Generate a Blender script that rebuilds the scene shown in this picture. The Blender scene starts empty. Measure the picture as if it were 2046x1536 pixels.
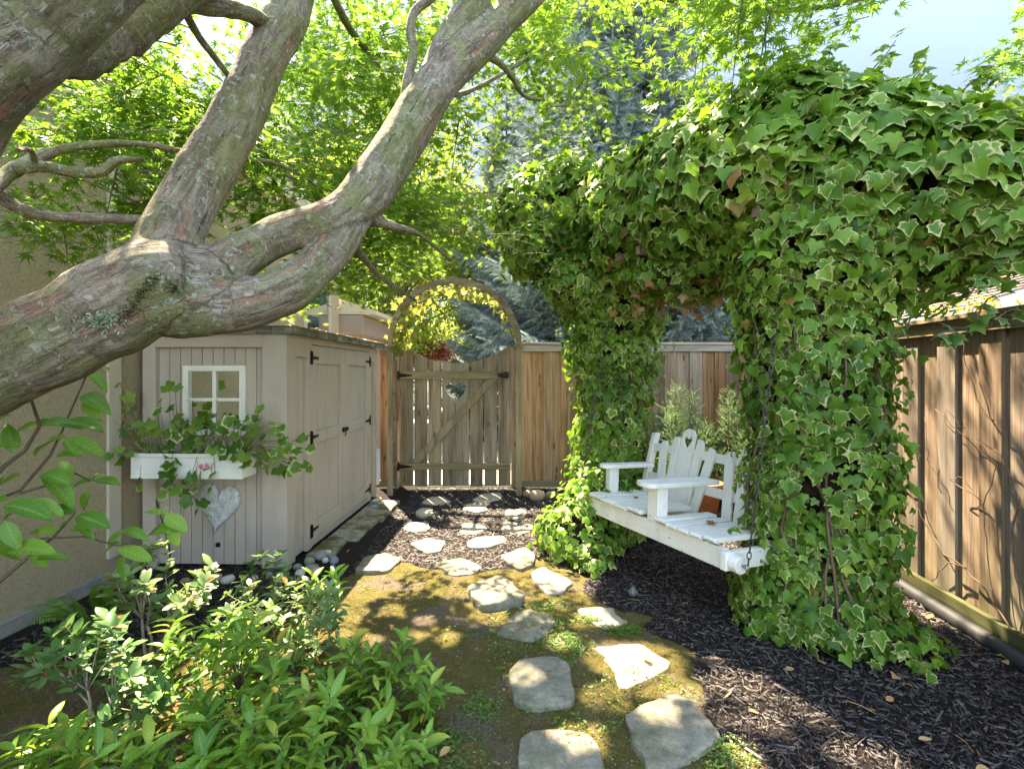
import bpy, math, random
import numpy as np
from mathutils import Vector, Matrix

# ------------------------------------------------------------------ camera, sky, sun, exposure
SC = bpy.context.scene
COL = SC.collection
R = math.radians
F, CX, HY, CAMH = 1000.0, 1023.0, 745.0, 1.45      # survey constants: focal length, axis, horizon, eye height

cam_d = bpy.data.cameras.new('camera')
cam_d.sensor_width = 36.0
cam_d.lens = F / 2046 * 36
cam_d.shift_y = (745 - 768) / 2046
cam_d.clip_start = 0.05
cam_d.clip_end = 2000
cam = bpy.data.objects.new('camera', cam_d)
COL.objects.link(cam)
cam.location = (0, 0, CAMH)
cam.rotation_euler = (R(90), 0, 0)
SC.camera = cam

SUN = Vector((-0.27, 0.55, 1.0)).normalized()
elev = math.asin(SUN.z)
azim = math.atan2(SUN.x, SUN.y)
world = bpy.data.worlds.new('World')
SC.world = world
world.use_nodes = True
wn = world.node_tree
bg = wn.nodes['Background']
sky = wn.nodes.new('ShaderNodeTexSky')
sky.sky_type = 'NISHITA'
sky.sun_disc = False
sky.sun_elevation = elev
sky.sun_rotation = azim
sky.air_density = 1.0
sky.dust_density = 0.5
# added sky factor: extra fill overhead and behind the camera, dimmer in view
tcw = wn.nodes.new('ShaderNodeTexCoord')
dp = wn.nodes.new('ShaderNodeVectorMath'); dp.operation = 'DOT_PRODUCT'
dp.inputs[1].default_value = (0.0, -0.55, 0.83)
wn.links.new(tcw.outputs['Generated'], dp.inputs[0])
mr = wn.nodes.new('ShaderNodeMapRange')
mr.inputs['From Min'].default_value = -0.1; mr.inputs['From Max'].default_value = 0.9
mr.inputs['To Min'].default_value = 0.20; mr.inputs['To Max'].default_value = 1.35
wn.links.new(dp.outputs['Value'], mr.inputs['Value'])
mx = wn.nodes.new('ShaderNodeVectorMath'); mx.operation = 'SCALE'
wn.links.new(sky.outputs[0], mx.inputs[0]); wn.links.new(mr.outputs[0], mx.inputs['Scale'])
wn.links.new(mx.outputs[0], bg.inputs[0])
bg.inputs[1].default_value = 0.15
sun_d = bpy.data.lights.new('sun', 'SUN')
sun_d.energy = 5.0
sun_d.angle = R(0.6)
sun_d.color = (1.0, 0.94, 0.84)
sun = bpy.data.objects.new('sun', sun_d)
COL.objects.link(sun)
sun.location = (-3, 6, 12)
sun.rotation_euler = SUN.to_track_quat('Z', 'Y').to_euler()

SC.view_settings.view_transform = 'Standard'
SC.view_settings.look = 'None'
SC.view_settings.exposure = 2.95
SC.view_settings.use_white_balance = True
SC.view_settings.white_balance_temperature = 8400
SC.view_settings.white_balance_tint = 10
SC.view_settings.gamma = 1
SC.render.engine = 'CYCLES'
cy = SC.cycles
cy.use_denoising = True
cy.denoiser = 'OPENIMAGEDENOISE'
cy.use_adaptive_sampling = True
cy.adaptive_threshold = 0.02
cy.max_bounces = 8
cy.diffuse_bounces = 5
cy.glossy_bounces = 3
cy.transmission_bounces = 6
cy.transparent_max_bounces = 8
cy.sample_clamp_indirect = 6
cy.caustics_reflective = False
cy.caustics_refractive = False

rng = np.random.default_rng(7)
random.seed(7)

# ------------------------------------------------------------------ helpers
def at(px, py, Y):
    return Vector(((px - CX) / F * Y, Y, CAMH - (py - HY) / F * Y))

def gp(px, py, z=0.0):
    Y = (CAMH - z) * F / (py - HY)
    return Vector(((px - CX) / F * Y, Y, z))

def tag(o, label=None, cat=None, group=None, kind=None):
    if label: o['label'] = label
    if cat: o['category'] = cat
    if group: o['group'] = group
    if kind: o['kind'] = kind
    return o

def empty(name, loc=(0, 0, 0), rz=0.0, label=None, cat=None, group=None):
    o = bpy.data.objects.new(name, None)
    o.empty_display_size = 0.1
    COL.objects.link(o)
    o.location = loc
    o.rotation_euler = (0, 0, rz)
    return tag(o, label, cat, group)

def vnoise(p, seed=0):
    """value noise for (N,3) arrays, range -1..1"""
    p = np.asarray(p, dtype=np.float64)
    i = np.floor(p).astype(np.int64)
    f = p - i
    f = f * f * (3 - 2 * f)
    def h(x, y, z):
        n = (x * 374761393 + y * 668265263 + z * 2147483647 + seed * 1274126177) & 0xffffffff
        n = ((n ^ (n >> 13)) * 1274126177) & 0xffffffff
        n = (n ^ (n >> 16)) & 0xffff
        return n / 32767.5 - 1
    r = 0
    for dx in (0, 1):
        wx = f[:, 0] if dx else 1 - f[:, 0]
        for dy in (0, 1):
            wy = f[:, 1] if dy else 1 - f[:, 1]
            for dz in (0, 1):
                wz = f[:, 2] if dz else 1 - f[:, 2]
                r = r + wx * wy * wz * h(i[:, 0] + dx, i[:, 1] + dy, i[:, 2] + dz)
    return r

def mesh_np(name, verts, tris, attrs=None, mats=(), parent=None, smooth=False):
    """one mesh object from numpy arrays of triangles (or quads)"""
    me = bpy.data.meshes.new(name)
    nv = len(verts); k = tris.shape[1]; nf = len(tris)
    me.vertices.add(nv)
    me.vertices.foreach_set('co', np.ascontiguousarray(verts, dtype=np.float32).ravel())
    me.loops.add(nf * k)
    me.loops.foreach_set('vertex_index', np.ascontiguousarray(tris, dtype=np.int32).ravel())
    me.polygons.add(nf)
    me.polygons.foreach_set('loop_start', np.arange(0, nf * k, k, dtype=np.int32))
    if smooth:
        me.polygons.foreach_set('use_smooth', np.ones(nf, dtype=bool))
    for an, av in (attrs or {}).items():
        if av.ndim == 1:
            a = me.attributes.new(an, 'FLOAT', 'POINT'); a.data.foreach_set('value', av.astype(np.float32))
        else:
            a = me.attributes.new(an, 'FLOAT_VECTOR', 'POINT'); a.data.foreach_set('vector', av.astype(np.float32).ravel())
    me.update(calc_edges=True)
    for m in (mats if isinstance(mats, (list, tuple)) else [mats]):
        me.materials.append(m)
    o = bpy.data.objects.new(name, me)
    COL.objects.link(o)
    if parent: o.parent = parent
    return o

class MB:
    """collects shapes and links them as ONE mesh object; carries grain coordinates and a per-piece random number"""
    def __init__(s):
        s.v = []; s.f = []; s.g = []; s.r = []
    def add(s, verts, faces, grain=None, rnd=None):
        b = len(s.v)
        rnd = random.random() if rnd is None else rnd
        off = Vector((random.uniform(0, 40), random.uniform(0, 40), random.uniform(0, 40)))
        for i, p in enumerate(verts):
            s.v.append(tuple(p))
            q = Vector(grain[i]) if grain is not None else Vector(p)
            s.g.append(tuple(q + off))
            s.r.append(rnd)
        for f in faces:
            s.f.append(tuple(b + i for i in f))
        return s
    def obox(s, c, ax, ay, az, rnd=None, taper=1.0):
        """box with centre c and half-axis vectors; grain runs along the longest axis"""
        c, A = Vector(c), [Vector(ax), Vector(ay), Vector(az)]
        L = [a.length for a in A]
        order = sorted(range(3), key=lambda i: L[i])
        vs, gs = [], []
        for sz in (-1, 1):
            for sy in (-1, 1):
                for sx in (-1, 1):
                    k = (sx, sy, sz)
                    vs.append(c + A[0] * sx + A[1] * sy + A[2] * sz)
                    gs.append((k[order[0]] * L[order[0]], k[order[1]] * L[order[1]], k[order[2]] * L[order[2]]))
        fs = [(0, 2, 3, 1), (4, 5, 7, 6), (0, 1, 5, 4), (2, 6, 7, 3), (0, 4, 6, 2), (1, 3, 7, 5)]
        return s.add(vs, fs, gs, rnd)
    def box(s, x0, x1, y0, y1, z0, z1, rnd=None):
        return s.obox(((x0 + x1) / 2, (y0 + y1) / 2, (z0 + z1) / 2), ((x1 - x0) / 2, 0, 0), (0, (y1 - y0) / 2, 0), (0, 0, (z1 - z0) / 2), rnd)
    def prism(s, poly, org, eu, ev, en, rnd=None, grain='v'):
        """polygon (u,v) in the plane org+u*eu+v*ev, extruded by vector en"""
        org, eu, ev, en = Vector(org), Vector(eu), Vector(ev), Vector(en)
        n = len(poly)
        a = [org + eu * u + ev * v for u, v in poly]
        vs = a + [p + en for p in a]
        gg = [((u, 0, v) if grain == 'v' else (v, 0, u)) for u, v in poly]
        gs = gg + [(g[0], en.length, g[2]) for g in gg]
        fs = [tuple(range(n - 1, -1, -1)), tuple(range(n, 2 * n))]
        for i in range(n):
            j = (i + 1) % n
            fs.append((i, j, n + j, n + i))
        return s.add(vs, fs, gs, rnd)
    def tube(s, pts, rad, n=8, rnd=None, cap=True):
        pts = [Vector(p) for p in pts]
        rad = rad if isinstance(rad, (list, tuple)) else [rad] * len(pts)
        vs, gs, fs = [], [], []
        up = Vector((0.13, 0.21, 0.97))
        acc = 0
        prev = None
        for i, p in enumerate(pts):
            d = (pts[min(i + 1, len(pts) - 1)] - pts[max(i - 1, 0)])
            d = d.normalized() if d.length > 1e-9 else Vector((0, 0, 1))
            if prev is None:
                a = d.cross(up)
                if a.length < 1e-3: a = d.cross(Vector((1, 0, 0)))
            else:
                a = prev - d * prev.dot(d)
            a.normalize(); prev = a
            b = d.cross(a)
            if i: acc += (p - pts[i - 1]).length
            for k in range(n):
                t = 2 * math.pi * k / n
                vs.append(p + (a * math.cos(t) + b * math.sin(t)) * rad[i])
                gs.append((math.cos(t) * rad[i], math.sin(t) * rad[i], acc))
        for i in range(len(pts) - 1):
            for k in range(n):
                k2 = (k + 1) % n
                fs.append((i * n + k, i * n + k2, (i + 1) * n + k2, (i + 1) * n + k))
        if cap:
            fs.append(tuple(range(n - 1, -1, -1)))
            fs.append(tuple(range((len(pts) - 1) * n, len(pts) * n)))
        return s.add(vs, fs, gs, rnd)
    def lathe(s, prof, c, n=24, rnd=None):
        c = Vector(c)
        vs, fs = [], []
        for (r, z) in prof:
            for k in range(n):
                t = 2 * math.pi * k / n
                vs.append(c + Vector((r * math.cos(t), r * math.sin(t), z)))
        for i in range(len(prof) - 1):
            for k in range(n):
                k2 = (k + 1) % n
                fs.append((i * n + k, i * n + k2, (i + 1) * n + k2, (i + 1) * n + k))
        return s.add(vs, fs, None, rnd)
    def build(s, name, mat, parent=None, smooth=False, bevel=0.0, seg=2):
        me = bpy.data.meshes.new(name)
        me.from_pydata(s.v, [], s.f)
        a = me.attributes.new('gr', 'FLOAT_VECTOR', 'POINT'); a.data.foreach_set('vector', np.array(s.g, dtype=np.float32).ravel())
        a = me.attributes.new('rnd', 'FLOAT', 'POINT'); a.data.foreach_set('value', np.array(s.r, dtype=np.float32))
        me.materials.append(mat)
        if smooth:
            me.polygons.foreach_set('use_smooth', np.ones(len(me.polygons), dtype=bool))
        me.update()
        o = bpy.data.objects.new(name, me)
        COL.objects.link(o)
        if parent: o.parent = parent
        if bevel:
            m = o.modifiers.new('bevel', 'BEVEL'); m.width = bevel; m.segments = seg; m.limit_method = 'ANGLE'; m.angle_limit = R(40)
        return o

# ------------------------------------------------------------------ materials
class NT:
    def __init__(s, name):
        s.m = bpy.data.materials.new(name); s.m.use_nodes = True
        s.t = s.m.node_tree; s.t.nodes.clear()
        s.out = s.n('ShaderNodeOutputMaterial')
    def n(s, typ, **kw):
        nd = s.t.nodes.new(typ)
        for k, v in kw.items(): setattr(nd, k, v)
        return nd
    def l(s, a, b): s.t.links.new(a, b)
    def setin(s, nd, key, v):
        if hasattr(v, 'is_output'): s.l(v, nd.inputs[key])
        else: nd.inputs[key].default_value = v
    def attr(s, name, vec=False):
        a = s.n('ShaderNodeAttribute', attribute_name=name)
        return a.outputs['Vector'] if vec else a.outputs['Fac']
    def obj(s): return s.n('ShaderNodeTexCoord').outputs['Object']
    def vmap(s, vec, sc):
        m = s.n('ShaderNodeMapping'); s.l(vec, m.inputs[0]); m.inputs['Scale'].default_value = sc
        return m.outputs[0]
    def noise(s, vec, scale=5, detail=4, rough=0.55, dist=0.0):
        t = s.n('ShaderNodeTexNoise'); s.l(vec, t.inputs['Vector'])
        t.inputs['Scale'].default_value = scale; t.inputs['Detail'].default_value = detail
        t.inputs['Roughness'].default_value = rough; t.inputs['Distortion'].default_value = dist
        return t.outputs['Fac']
    def vor(s, vec, scale=5, feature='F1', out='Distance', rand=1.0):
        t = s.n('ShaderNodeTexVoronoi', feature=feature); s.l(vec, t.inputs['Vector'])
        t.inputs['Scale'].default_value = scale; t.inputs['Randomness'].default_value = rand
        return t.outputs[out]
    def ramp(s, fac, stops):
        r = s.n('ShaderNodeValToRGB'); s.l(fac, r.inputs[0])
        e = r.color_ramp.elements
        while len(e) < len(stops): e.new(0.5)
        for i, (p, c) in enumerate(stops):
            e[i].position = p
            e[i].color = (c, c, c, 1) if isinstance(c, (int, float)) else (*c, 1)
        return r.outputs[0]
    def mix(s, fac, a, b, blend='MIX'):
        m = s.n('ShaderNodeMix', data_type='RGBA', blend_type=blend)
        for k, v in ((0, fac), (6, a), (7, b)):
            if hasattr(v, 'is_output'): s.l(v, m.inputs[k])
            elif k == 0: m.inputs[0].default_value = v
            else: m.inputs[k].default_value = (*v, 1)
        return m.outputs[2]
    def math(s, op, a, b=None, clamp=False):
        m = s.n('ShaderNodeMath', operation=op, use_clamp=clamp)
        s.setin(m, 0, a)
        if b is not None: s.setin(m, 1, b)
        return m.outputs[0]
    def bump(s, h, strength=0.3, dist=0.01, prev=None):
        b = s.n('ShaderNodeBump'); b.inputs['Strength'].default_value = strength; b.inputs['Distance'].default_value = dist
        s.l(h, b.inputs['Height'])
        if prev: s.l(prev, b.inputs['Normal'])
        return b.outputs[0]
    def bsdf(s, col, rough=0.7, normal=None, metal=0.0, spec=0.3, out=True):
        p = s.n('ShaderNodeBsdfPrincipled')
        s.setin(p, 'Base Color', col if hasattr(col, 'is_output') else (*col, 1))
        s.setin(p, 'Roughness', rough)
        p.inputs['Metallic'].default_value = metal
        p.inputs['Specular IOR Level'].default_value = spec
        if normal: s.l(normal, p.inputs['Normal'])
        if out: s.l(p.outputs[0], s.out.inputs[0])
        return p.outputs[0]

def wood(name, cols, green=0.0, rough=0.8, knots=True, hue=None):
    """weathered timber: grain along the piece, knots, per-board variation"""
    t = NT(name)
    g = t.attr('gr', True); r = t.attr('rnd')
    fine = t.noise(t.vmap(g, (70, 70, 2.2)), 1, 5, 0.6)
    broad = t.noise(t.vmap(g, (13, 13, 0.8)), 1, 4, 0.6, 0.8)
    f = t.math('ADD', t.math('MULTIPLY', fine, 0.45), t.math('MULTIPLY', broad, 0.55))
    c = t.ramp(f, [(0.36, cols[0]), (0.5, cols[1]), (0.63, cols[2])])
    if hue:
        c = t.mix(t.ramp(r, [(0.3, 0.0), (0.9, 0.85)]), c, t.ramp(f, [(0.37, hue[0]), (0.63, hue[1])]))
    c = t.mix(t.math('MULTIPLY', t.math('FRACT', t.math('MULTIPLY', r, 7.31)), 0.65), c, (0.5, 0.48, 0.46), 'MULTIPLY')
    blot = t.noise(t.vmap(g, (5, 5, 1.6)), 1, 3)
    c = t.mix(t.ramp(blot, [(0.5, 0.0), (0.75, 0.5)]), c, (0.45, 0.42, 0.38), 'MULTIPLY')
    if knots:
        k = t.vor(t.vmap(g, (8, 8, 2.6)), 1)
        c = t.mix(t.ramp(k, [(0.06, 0.85), (0.15, 0.0)]), c, (0.10, 0.045, 0.02))
    if green:
        gz = t.n('ShaderNodeSeparateXYZ'); t.l(t.n('ShaderNodeNewGeometry').outputs['Position'], gz.inputs[0])
        low = t.math('MULTIPLY', t.ramp(gz.outputs[2], [(0.0, 1.0), (0.75, 0.0)]), t.ramp(broad, [(0.35, 0.3), (0.65, 1.0)]))
        c = t.mix(t.math('MULTIPLY', low, green), c, (0.085, 0.095, 0.025))
    t.bsdf(c, rough, t.bump(fine, 0.5, 0.004), spec=0.2)
    return t.m

def painted(name, col, dirt=0.25, rough=0.55, sc=1.0, dcol=(0.16, 0.15, 0.11), chips=0.0):
    t = NT(name)
    o = t.obj(); g = t.attr('gr', True)
    n1 = t.noise(t.vmap(o, (3, 3, 1.2)), 1.5 * sc, 5, 0.65)
    n2 = t.noise(t.vmap(g, (60, 60, 3)), 1, 3)
    c = t.mix(t.math('MULTIPLY', t.ramp(n1, [(0.42, 0.0), (0.75, 1.0)]), dirt), col, dcol)
    c = t.mix(t.math('MULTIPLY', t.ramp(n2, [(0.4, 0.0), (0.7, 1.0)]), 0.12), c, (0.55, 0.52, 0.48), 'MULTIPLY')
    if chips:
        ch = t.noise(o, 22, 6, 0.75)
        c = t.mix(t.ramp(ch, [(0.63, 0.0), (0.67, chips)]), c, (0.10, 0.09, 0.075))
    t.bsdf(c, rough, t.bump(n2, 0.25, 0.003), spec=0.35)
    return t.m

def leafmat(name, stops, edge=None, trans=0.35, tcol=(0.25, 0.4, 0.03), rough=0.4, spec=0.35, edge_rng=(0.55, 0.9), dead=None, vein=True, mid=0.0):
    t = NT(name)
    r = t.attr('rnd')
    c = t.ramp(r, stops)
    e = t.attr('edge')
    gg = t.n('ShaderNodeNewGeometry')
    if edge is not None:
        # how much of the margin is pale differs from leaf to leaf
        v = t.math('FRACT', t.math('MULTIPLY', r, 13.7))
        sh = t.math('ADD', e, t.math('MULTIPLY', t.math('SUBTRACT', v, 0.52), 0.9))
        blot = t.noise(t.n('ShaderNodeTexCoord').outputs['Object'], 34, 3)
        sh = t.math('ADD', sh, t.math('MULTIPLY', t.math('SUBTRACT', blot, 0.5), 1.5))
        c = t.mix(t.ramp(sh, [(edge_rng[0], 0.0), (edge_rng[1], 1.0)]), c, edge)
    if mid:
        c = t.mix(t.ramp(e, [(0.02, mid), (0.22, 0.0)]), c, (0.42, 0.50, 0.20))
        rib = t.n('ShaderNodeTexWave', wave_type='BANDS'); t.l(t.attr('luv', True), rib.inputs[0]); rib.inputs['Scale'].default_value = 2.4
        c = t.mix(t.math('MULTIPLY', t.ramp(rib.outputs['Fac'], [(0.0, 1.0), (0.25, 0.0)]), .30), c, (0.02, 0.05, 0.01))
    if vein:
        nz = t.noise(t.n('ShaderNodeTexCoord').outputs['Object'], 90, 3)
        c = t.mix(t.math('MULTIPLY', nz, 0.5), c, (0.55, 0.6, 0.5), 'MULTIPLY')
    if dead:
        d = t.math('FRACT', t.math('MULTIPLY', r, 31.7))
        c = t.mix(t.ramp(d, [(1 - dead[0], 0.0), (1 - dead[0] + 0.005, 1.0)]), c, dead[1])
    p = t.bsdf(c, rough, None, spec=spec, out=False)
    tr = t.n('ShaderNodeBsdfTranslucent')
    t.l(t.mix(0.65, c, tcol), tr.inputs[0])
    ms = t.n('ShaderNodeMixShader'); ms.inputs[0].default_value = trans
    t.l(p, ms.inputs[1]); t.l(tr.outputs[0], ms.inputs[2]); t.l(ms.outputs[0], t.out.inputs[0])
    return t.m

def stonemat(name, a, b, moss=0.0, sc=9, bump=0.5, speck=True):
    t = NT(name)
    o = t.n('ShaderNodeNewGeometry').outputs['Position']
    n = t.noise(o, sc, 6, 0.65)
    c = t.mix(t.ramp(n, [(0.3, 0.0), (0.7, 1.0)]), a, b)
    f = t.noise(o, 160, 3, 0.7)
    if speck:
        c = t.mix(t.ramp(f, [(0.35, 0.6), (0.5, 0.0)]), c, (0.12, 0.11, 0.10))
    if moss:
        m = t.noise(o, 4.5, 5, 0.7)
        c = t.mix(t.math('MULTIPLY', t.ramp(m, [(0.45, 0.0), (0.7, 1.0)]), moss), c, (0.10, 0.11, 0.035))
    hb = t.math('ADD', n, t.math('MULTIPLY', f, 0.35))
    t.bsdf(c, 0.85, t.bump(hb, bump, 0.02), spec=0.2)
    return t.m

def plain(name, col, rough=0.6, metal=0.0, nb=0.0, var=0.15, sc=30):
    t = NT(name)
    n = t.noise(t.obj(), sc, 4, 0.6)
    c = t.mix(t.ramp(n, [(0.35, 0.0), (0.7, 1.0)]), col, tuple(x * (1 - var) for x in col))
    t.bsdf(c, rough, t.bump(n, nb, 0.004) if nb else None, metal=metal)
    return t.m

def stucco(name, col):
    t = NT(name)
    o = t.n('ShaderNodeNewGeometry').outputs['Position']
    n = t.noise(o, 72, 6, 0.65, 0.7)
    k = t.noise(o, 1.3, 4)
    c = t.mix(t.ramp(k, [(0.35, 0.0), (0.7, 0.35)]), col, tuple(x * 0.72 for x in col))
    c = t.mix(t.ramp(n, [(0.38, 0.55), (0.48, 0.0)]), c, tuple(x * 0.55 for x in col))
    c = t.mix(t.ramp(n, [(0.54, 0.0), (0.66, 0.35)]), c, tuple(min(.8, x * 1.3) for x in col))
    t.bsdf(c, 0.9, t.bump(n, 1.0, 0.05), spec=0.1)
    return t.m

M = {}
M['fence'] = wood('fence_wood', [(0.20, 0.10, 0.05), (0.42, 0.24, 0.13), (0.55, 0.36, 0.21)], green=0.0, hue=[(0.22, 0.17, 0.13), (0.42, 0.37, 0.31)])
M['fence_old'] = wood('old_fence_wood', [(0.15, 0.10, 0.068), (0.29, 0.205, 0.142), (0.39, 0.295, 0.215)], green=0.6, hue=[(0.15, 0.125, 0.105), (0.29, 0.245, 0.205)])
M['gate'] = wood('gate_wood', [(0.14, 0.10, 0.065), (0.29, 0.22, 0.15), (0.42, 0.34, 0.25)], green=0.25, hue=[(0.16, 0.13, 0.10), (0.35, 0.30, 0.24)])
M['rail'] = wood('rail_wood', [(0.16, 0.125, 0.075), (0.30, 0.24, 0.155), (0.42, 0.35, 0.24)], green=0.35, knots=False)
M['rail_old'] = wood('mossy_rail', [(0.022, 0.02, 0.011), (0.042, 0.038, 0.021), (0.07, 0.062, 0.036)], green=0.5, knots=False)
M['cap'] = wood('cap_wood', [(0.20, 0.17, 0.145), (0.35, 0.31, 0.28), (0.46, 0.42, 0.39)], knots=False)
M['shed'] = painted('shed_paint', (0.44, 0.375, 0.32), 0.25, 0.6)
M['shed_dark'] = plain('dark_hole', (0.008, 0.007, 0.006), 0.9)
M['white'] = painted('white_paint', (0.74, 0.73, 0.68), 0.38, 0.55, 1.5, (0.36, 0.37, 0.26), chips=0.75)
M['white2'] = painted('box_white_paint', (0.76, 0.76, 0.73), 0.3, 0.5, 2, (0.40, 0.36, 0.30))
M['iron'] = plain('black_iron', (0.014, 0.013, 0.013), 0.45, 0.6)
M['steel'] = plain('dull_steel', (0.28, 0.27, 0.25), 0.4, 0.9)
M['rust'] = plain('dark_chain', (0.10, 0.085, 0.075), 0.55, 0.7)
M['stucco'] = stucco('house_stucco', (0.66, 0.53, 0.35))
M['stucco2'] = stucco('porch_stucco', (0.56, 0.45, 0.38))
M['trim'] = painted('trim_paint', (0.50, 0.43, 0.34), 0.2, 0.6)
M['eave'] = painted('eave_paint', (0.58, 0.52, 0.38), 0.15, 0.7)
M['tc'] = plain('terracotta', (0.46, 0.19, 0.085), 0.75, 0, 0.2, 0.35, 12)
M['soil'] = plain('potting_soil', (0.035, 0.022, 0.014), 0.95, 0, 0.6, 0.5)
M['cable'] = plain('black_rubber', (0.012, 0.012, 0.012), 0.5)
M['pipe'] = plain('grey_edging', (0.022, 0.023, 0.024), 0.6, 0, 0.1, 0.4, 8)
M['shingle'] = wood('roof_shingle', [(0.09, 0.085, 0.07), (0.19, 0.19, 0.165), (0.30, 0.30, 0.27)], knots=False)
M['litter'] = leafmat('dry_litter', [(0, (0.20, 0.10, 0.04)), (0.5, (0.34, 0.21, 0.10)), (1, (0.45, 0.32, 0.18))], trans=0.1, tcol=(0.4, 0.2, 0.05), rough=0.8)
M['mirror'] = plain('mirror_glass', (0.86, 0.87, 0.84), 0.03, 1.0, 0, 0.02)
# ------------------------------------------------------------------ ground
def poly_sd(px, py, poly):
    """signed distance (positive inside) of points to polygon"""
    poly = np.array(poly); n = len(poly)
    d = np.full(px.shape, 1e9); ins = np.zeros(px.shape, bool)
    for i in range(n):
        a, b = poly[i], poly[(i + 1) % n]
        ex, ey = b - a
        wx, wy = px - a[0], py - a[1]
        t = np.clip((wx * ex + wy * ey) / (ex * ex + ey * ey + 1e-12), 0, 1)
        d = np.minimum(d, np.hypot(wx - ex * t, wy - ey * t))
        c = ((a[1] > py) != (b[1] > py)) & (px < (b[0] - a[0]) * (py - a[1]) / (b[1] - a[1] + 1e-12) + a[0])
        ins ^= c
    return np.where(ins, d, -d)

moss_px = [(640, 1165), (700, 1140), (800, 1128), (960, 1150), (1040, 1125), (1090, 1110), (1150, 1150), (1145, 1190), (1280, 1235), (1370, 1300),
           (1395, 1400), (1455, 1480), (1520, 1600), (1000, 1700), (500, 1720), (-500, 1720), (-500, 1340), (0, 1330), (160, 1320), (330, 1300), (520, 1250)]
moss_poly = [tuple(gp(*p)[:2]) for p in moss_px]
def moss_w(x, y):
    q = np.stack([x * 5, y * 5, np.zeros_like(x)], 1)
    return np.clip(0.5 + (poly_sd(x, y, moss_poly) + 0.09 * vnoise(q, 3) + 0.05 * vnoise(q * 2.7, 4)) * 6, 0, 1)
def ground_z(x, y):
    q = np.stack([x * 2.2, y * 2.2, np.zeros_like(x)], 1)
    z = 0.012 * vnoise(q, 1) + 0.006 * vnoise(q * 4, 2)
    near = np.clip((6.4 - y) * 2, 0, 1)
    return (z + 0.008 * moss_w(x, y)) * near - 0.006

fx = np.arange(-3.0, 3.3, 0.03); fy = np.arange(0.9, 6.6, 0.03)
gx = np.concatenate([np.array([-300, -80, -25, -10, -5, -3.6]), fx, np.array([3.6, 5, 10, 25, 80, 300])])
gy = np.concatenate([np.array([-60, -15, -5, -1, 0.3]), fy, np.array([7, 8, 10, 14, 20, 35, 80, 300, 600])])
XX, YY = np.meshgrid(gx, gy)
xs, ys = XX.ravel(), YY.ravel()
mw = moss_w(xs, ys)
gv = np.stack([xs, ys, ground_z(xs, ys)], 1)
nx, ny = len(gx), len(gy)
ii = (np.arange(ny - 1)[:, None] * nx + np.arange(nx - 1)[None, :]).ravel()
gq = np.stack([ii, ii + 1, ii + nx + 1, ii + nx], 1)

t = NT('garden_ground')
pos = t.n('ShaderNodeNewGeometry').outputs['Position']
mo = t.attr('moss'); lw = t.attr('lawn')
n1 = t.noise(pos, 60, 6, 0.7); n2 = t.noise(pos, 7, 5, 0.65); n3 = t.noise(pos, 170, 6, 0.8)
mul = t.ramp(n1, [(0.3, (0.012, 0.009, 0.009)), (0.55, (0.035, 0.027, 0.026)), (0.75, (0.075, 0.060, 0.056))])
mossc = t.mix(t.ramp(n2, [(0.35, 0.0), (0.68, 1.0)]), t.ramp(n3, [(0.36, (0.045, 0.05, 0.012)), (0.62, (0.215, 0.185, 0.048))]),
              t.ramp(n3, [(0.36, (0.085, 0.066, 0.022)), (0.62, (0.30, 0.225, 0.085))]))
bare = t.noise(pos, 3.3, 5, 0.6)
mossc = t.mix(t.ramp(bare, [(0.51, 0.0), (0.59, 0.9)]), mossc, t.ramp(n1, [(0.3, (0.09, 0.065, 0.045)), (0.7, (0.27, 0.21, 0.16))]))
edge = t.math('ADD', mo, t.math('MULTIPLY', t.math('SUBTRACT', n1, 0.5), 0.9))
c = t.mix(t.ramp(edge, [(0.42, 0.0), (0.58, 1.0)]), mul, mossc)
grass = t.ramp(n1, [(0.3, (0.03, 0.06, 0.012)), (0.7, (0.09, 0.15, 0.035))])
c = t.mix(lw, c, grass)
hb = t.math('ADD', n1, t.math('MULTIPLY', n3, 0.6))
t.bsdf(c, 0.92, t.bump(hb, 1.0, 0.03), spec=0.15)
ground = mesh_np('ground', gv, gq, {'moss': mw, 'lawn': (ys > 6.45).astype(float)}, t.m, smooth=True)
tag(ground, kind='structure')

def zg(x, y):
    return float(ground_z(np.array([x]), np.array([y]))[0])

# bark chips of the mulch: one mass of stuff
N = 80000
cx_ = rng.uniform(-2.7, 2.85, N); cyy = 1.2 + (6.3 - 1.2) * rng.random(N) ** 1.35
keep = (moss_w(cx_, cyy) + rng.normal(0, 0.12, N)) < 0.42
keep &= ~((cx_ < -1.2) & (cyy > 3.6) & (cx_ > -1.75))
cx_, cyy = cx_[keep], cyy[keep]; N = len(cx_)
L = rng.gamma(1.7, 0.0056, N) + 0.004; Wd = rng.uniform(0.0014, 0.0046, N) * np.clip(L / 0.03, 0.6, 1.5)
th = rng.uniform(0, 2 * np.pi, N); tilt = rng.normal(0, 0.28, N)
d = np.stack([np.cos(th) * np.cos(tilt), np.sin(th) * np.cos(tilt), np.sin(tilt)], 1)
s_ = np.stack([-np.sin(th), np.cos(th), rng.normal(0, 0.35, N)], 1)
base = np.stack([cx_, cyy, ground_z(cx_, cyy) + rng.uniform(0.002, 0.014, N)], 1)
tpl = np.array([[-1, -1, 0], [-1, 1, 0], [1, -0.7, 0], [1, 0.8, 0], [-0.9, 0, 1], [0.85, 0.1, 1]])
cv = base[:, None, :] + d[:, None, :] * (tpl[None, :, 0:1] * L[:, None, None]) + s_[:, None, :] * (tpl[None, :, 1:2] * Wd[:, None, None])
cv[:, :, 2] += tpl[None, :, 2] * (0.003 + 0.004 * rng.random((N, 1)))
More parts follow.
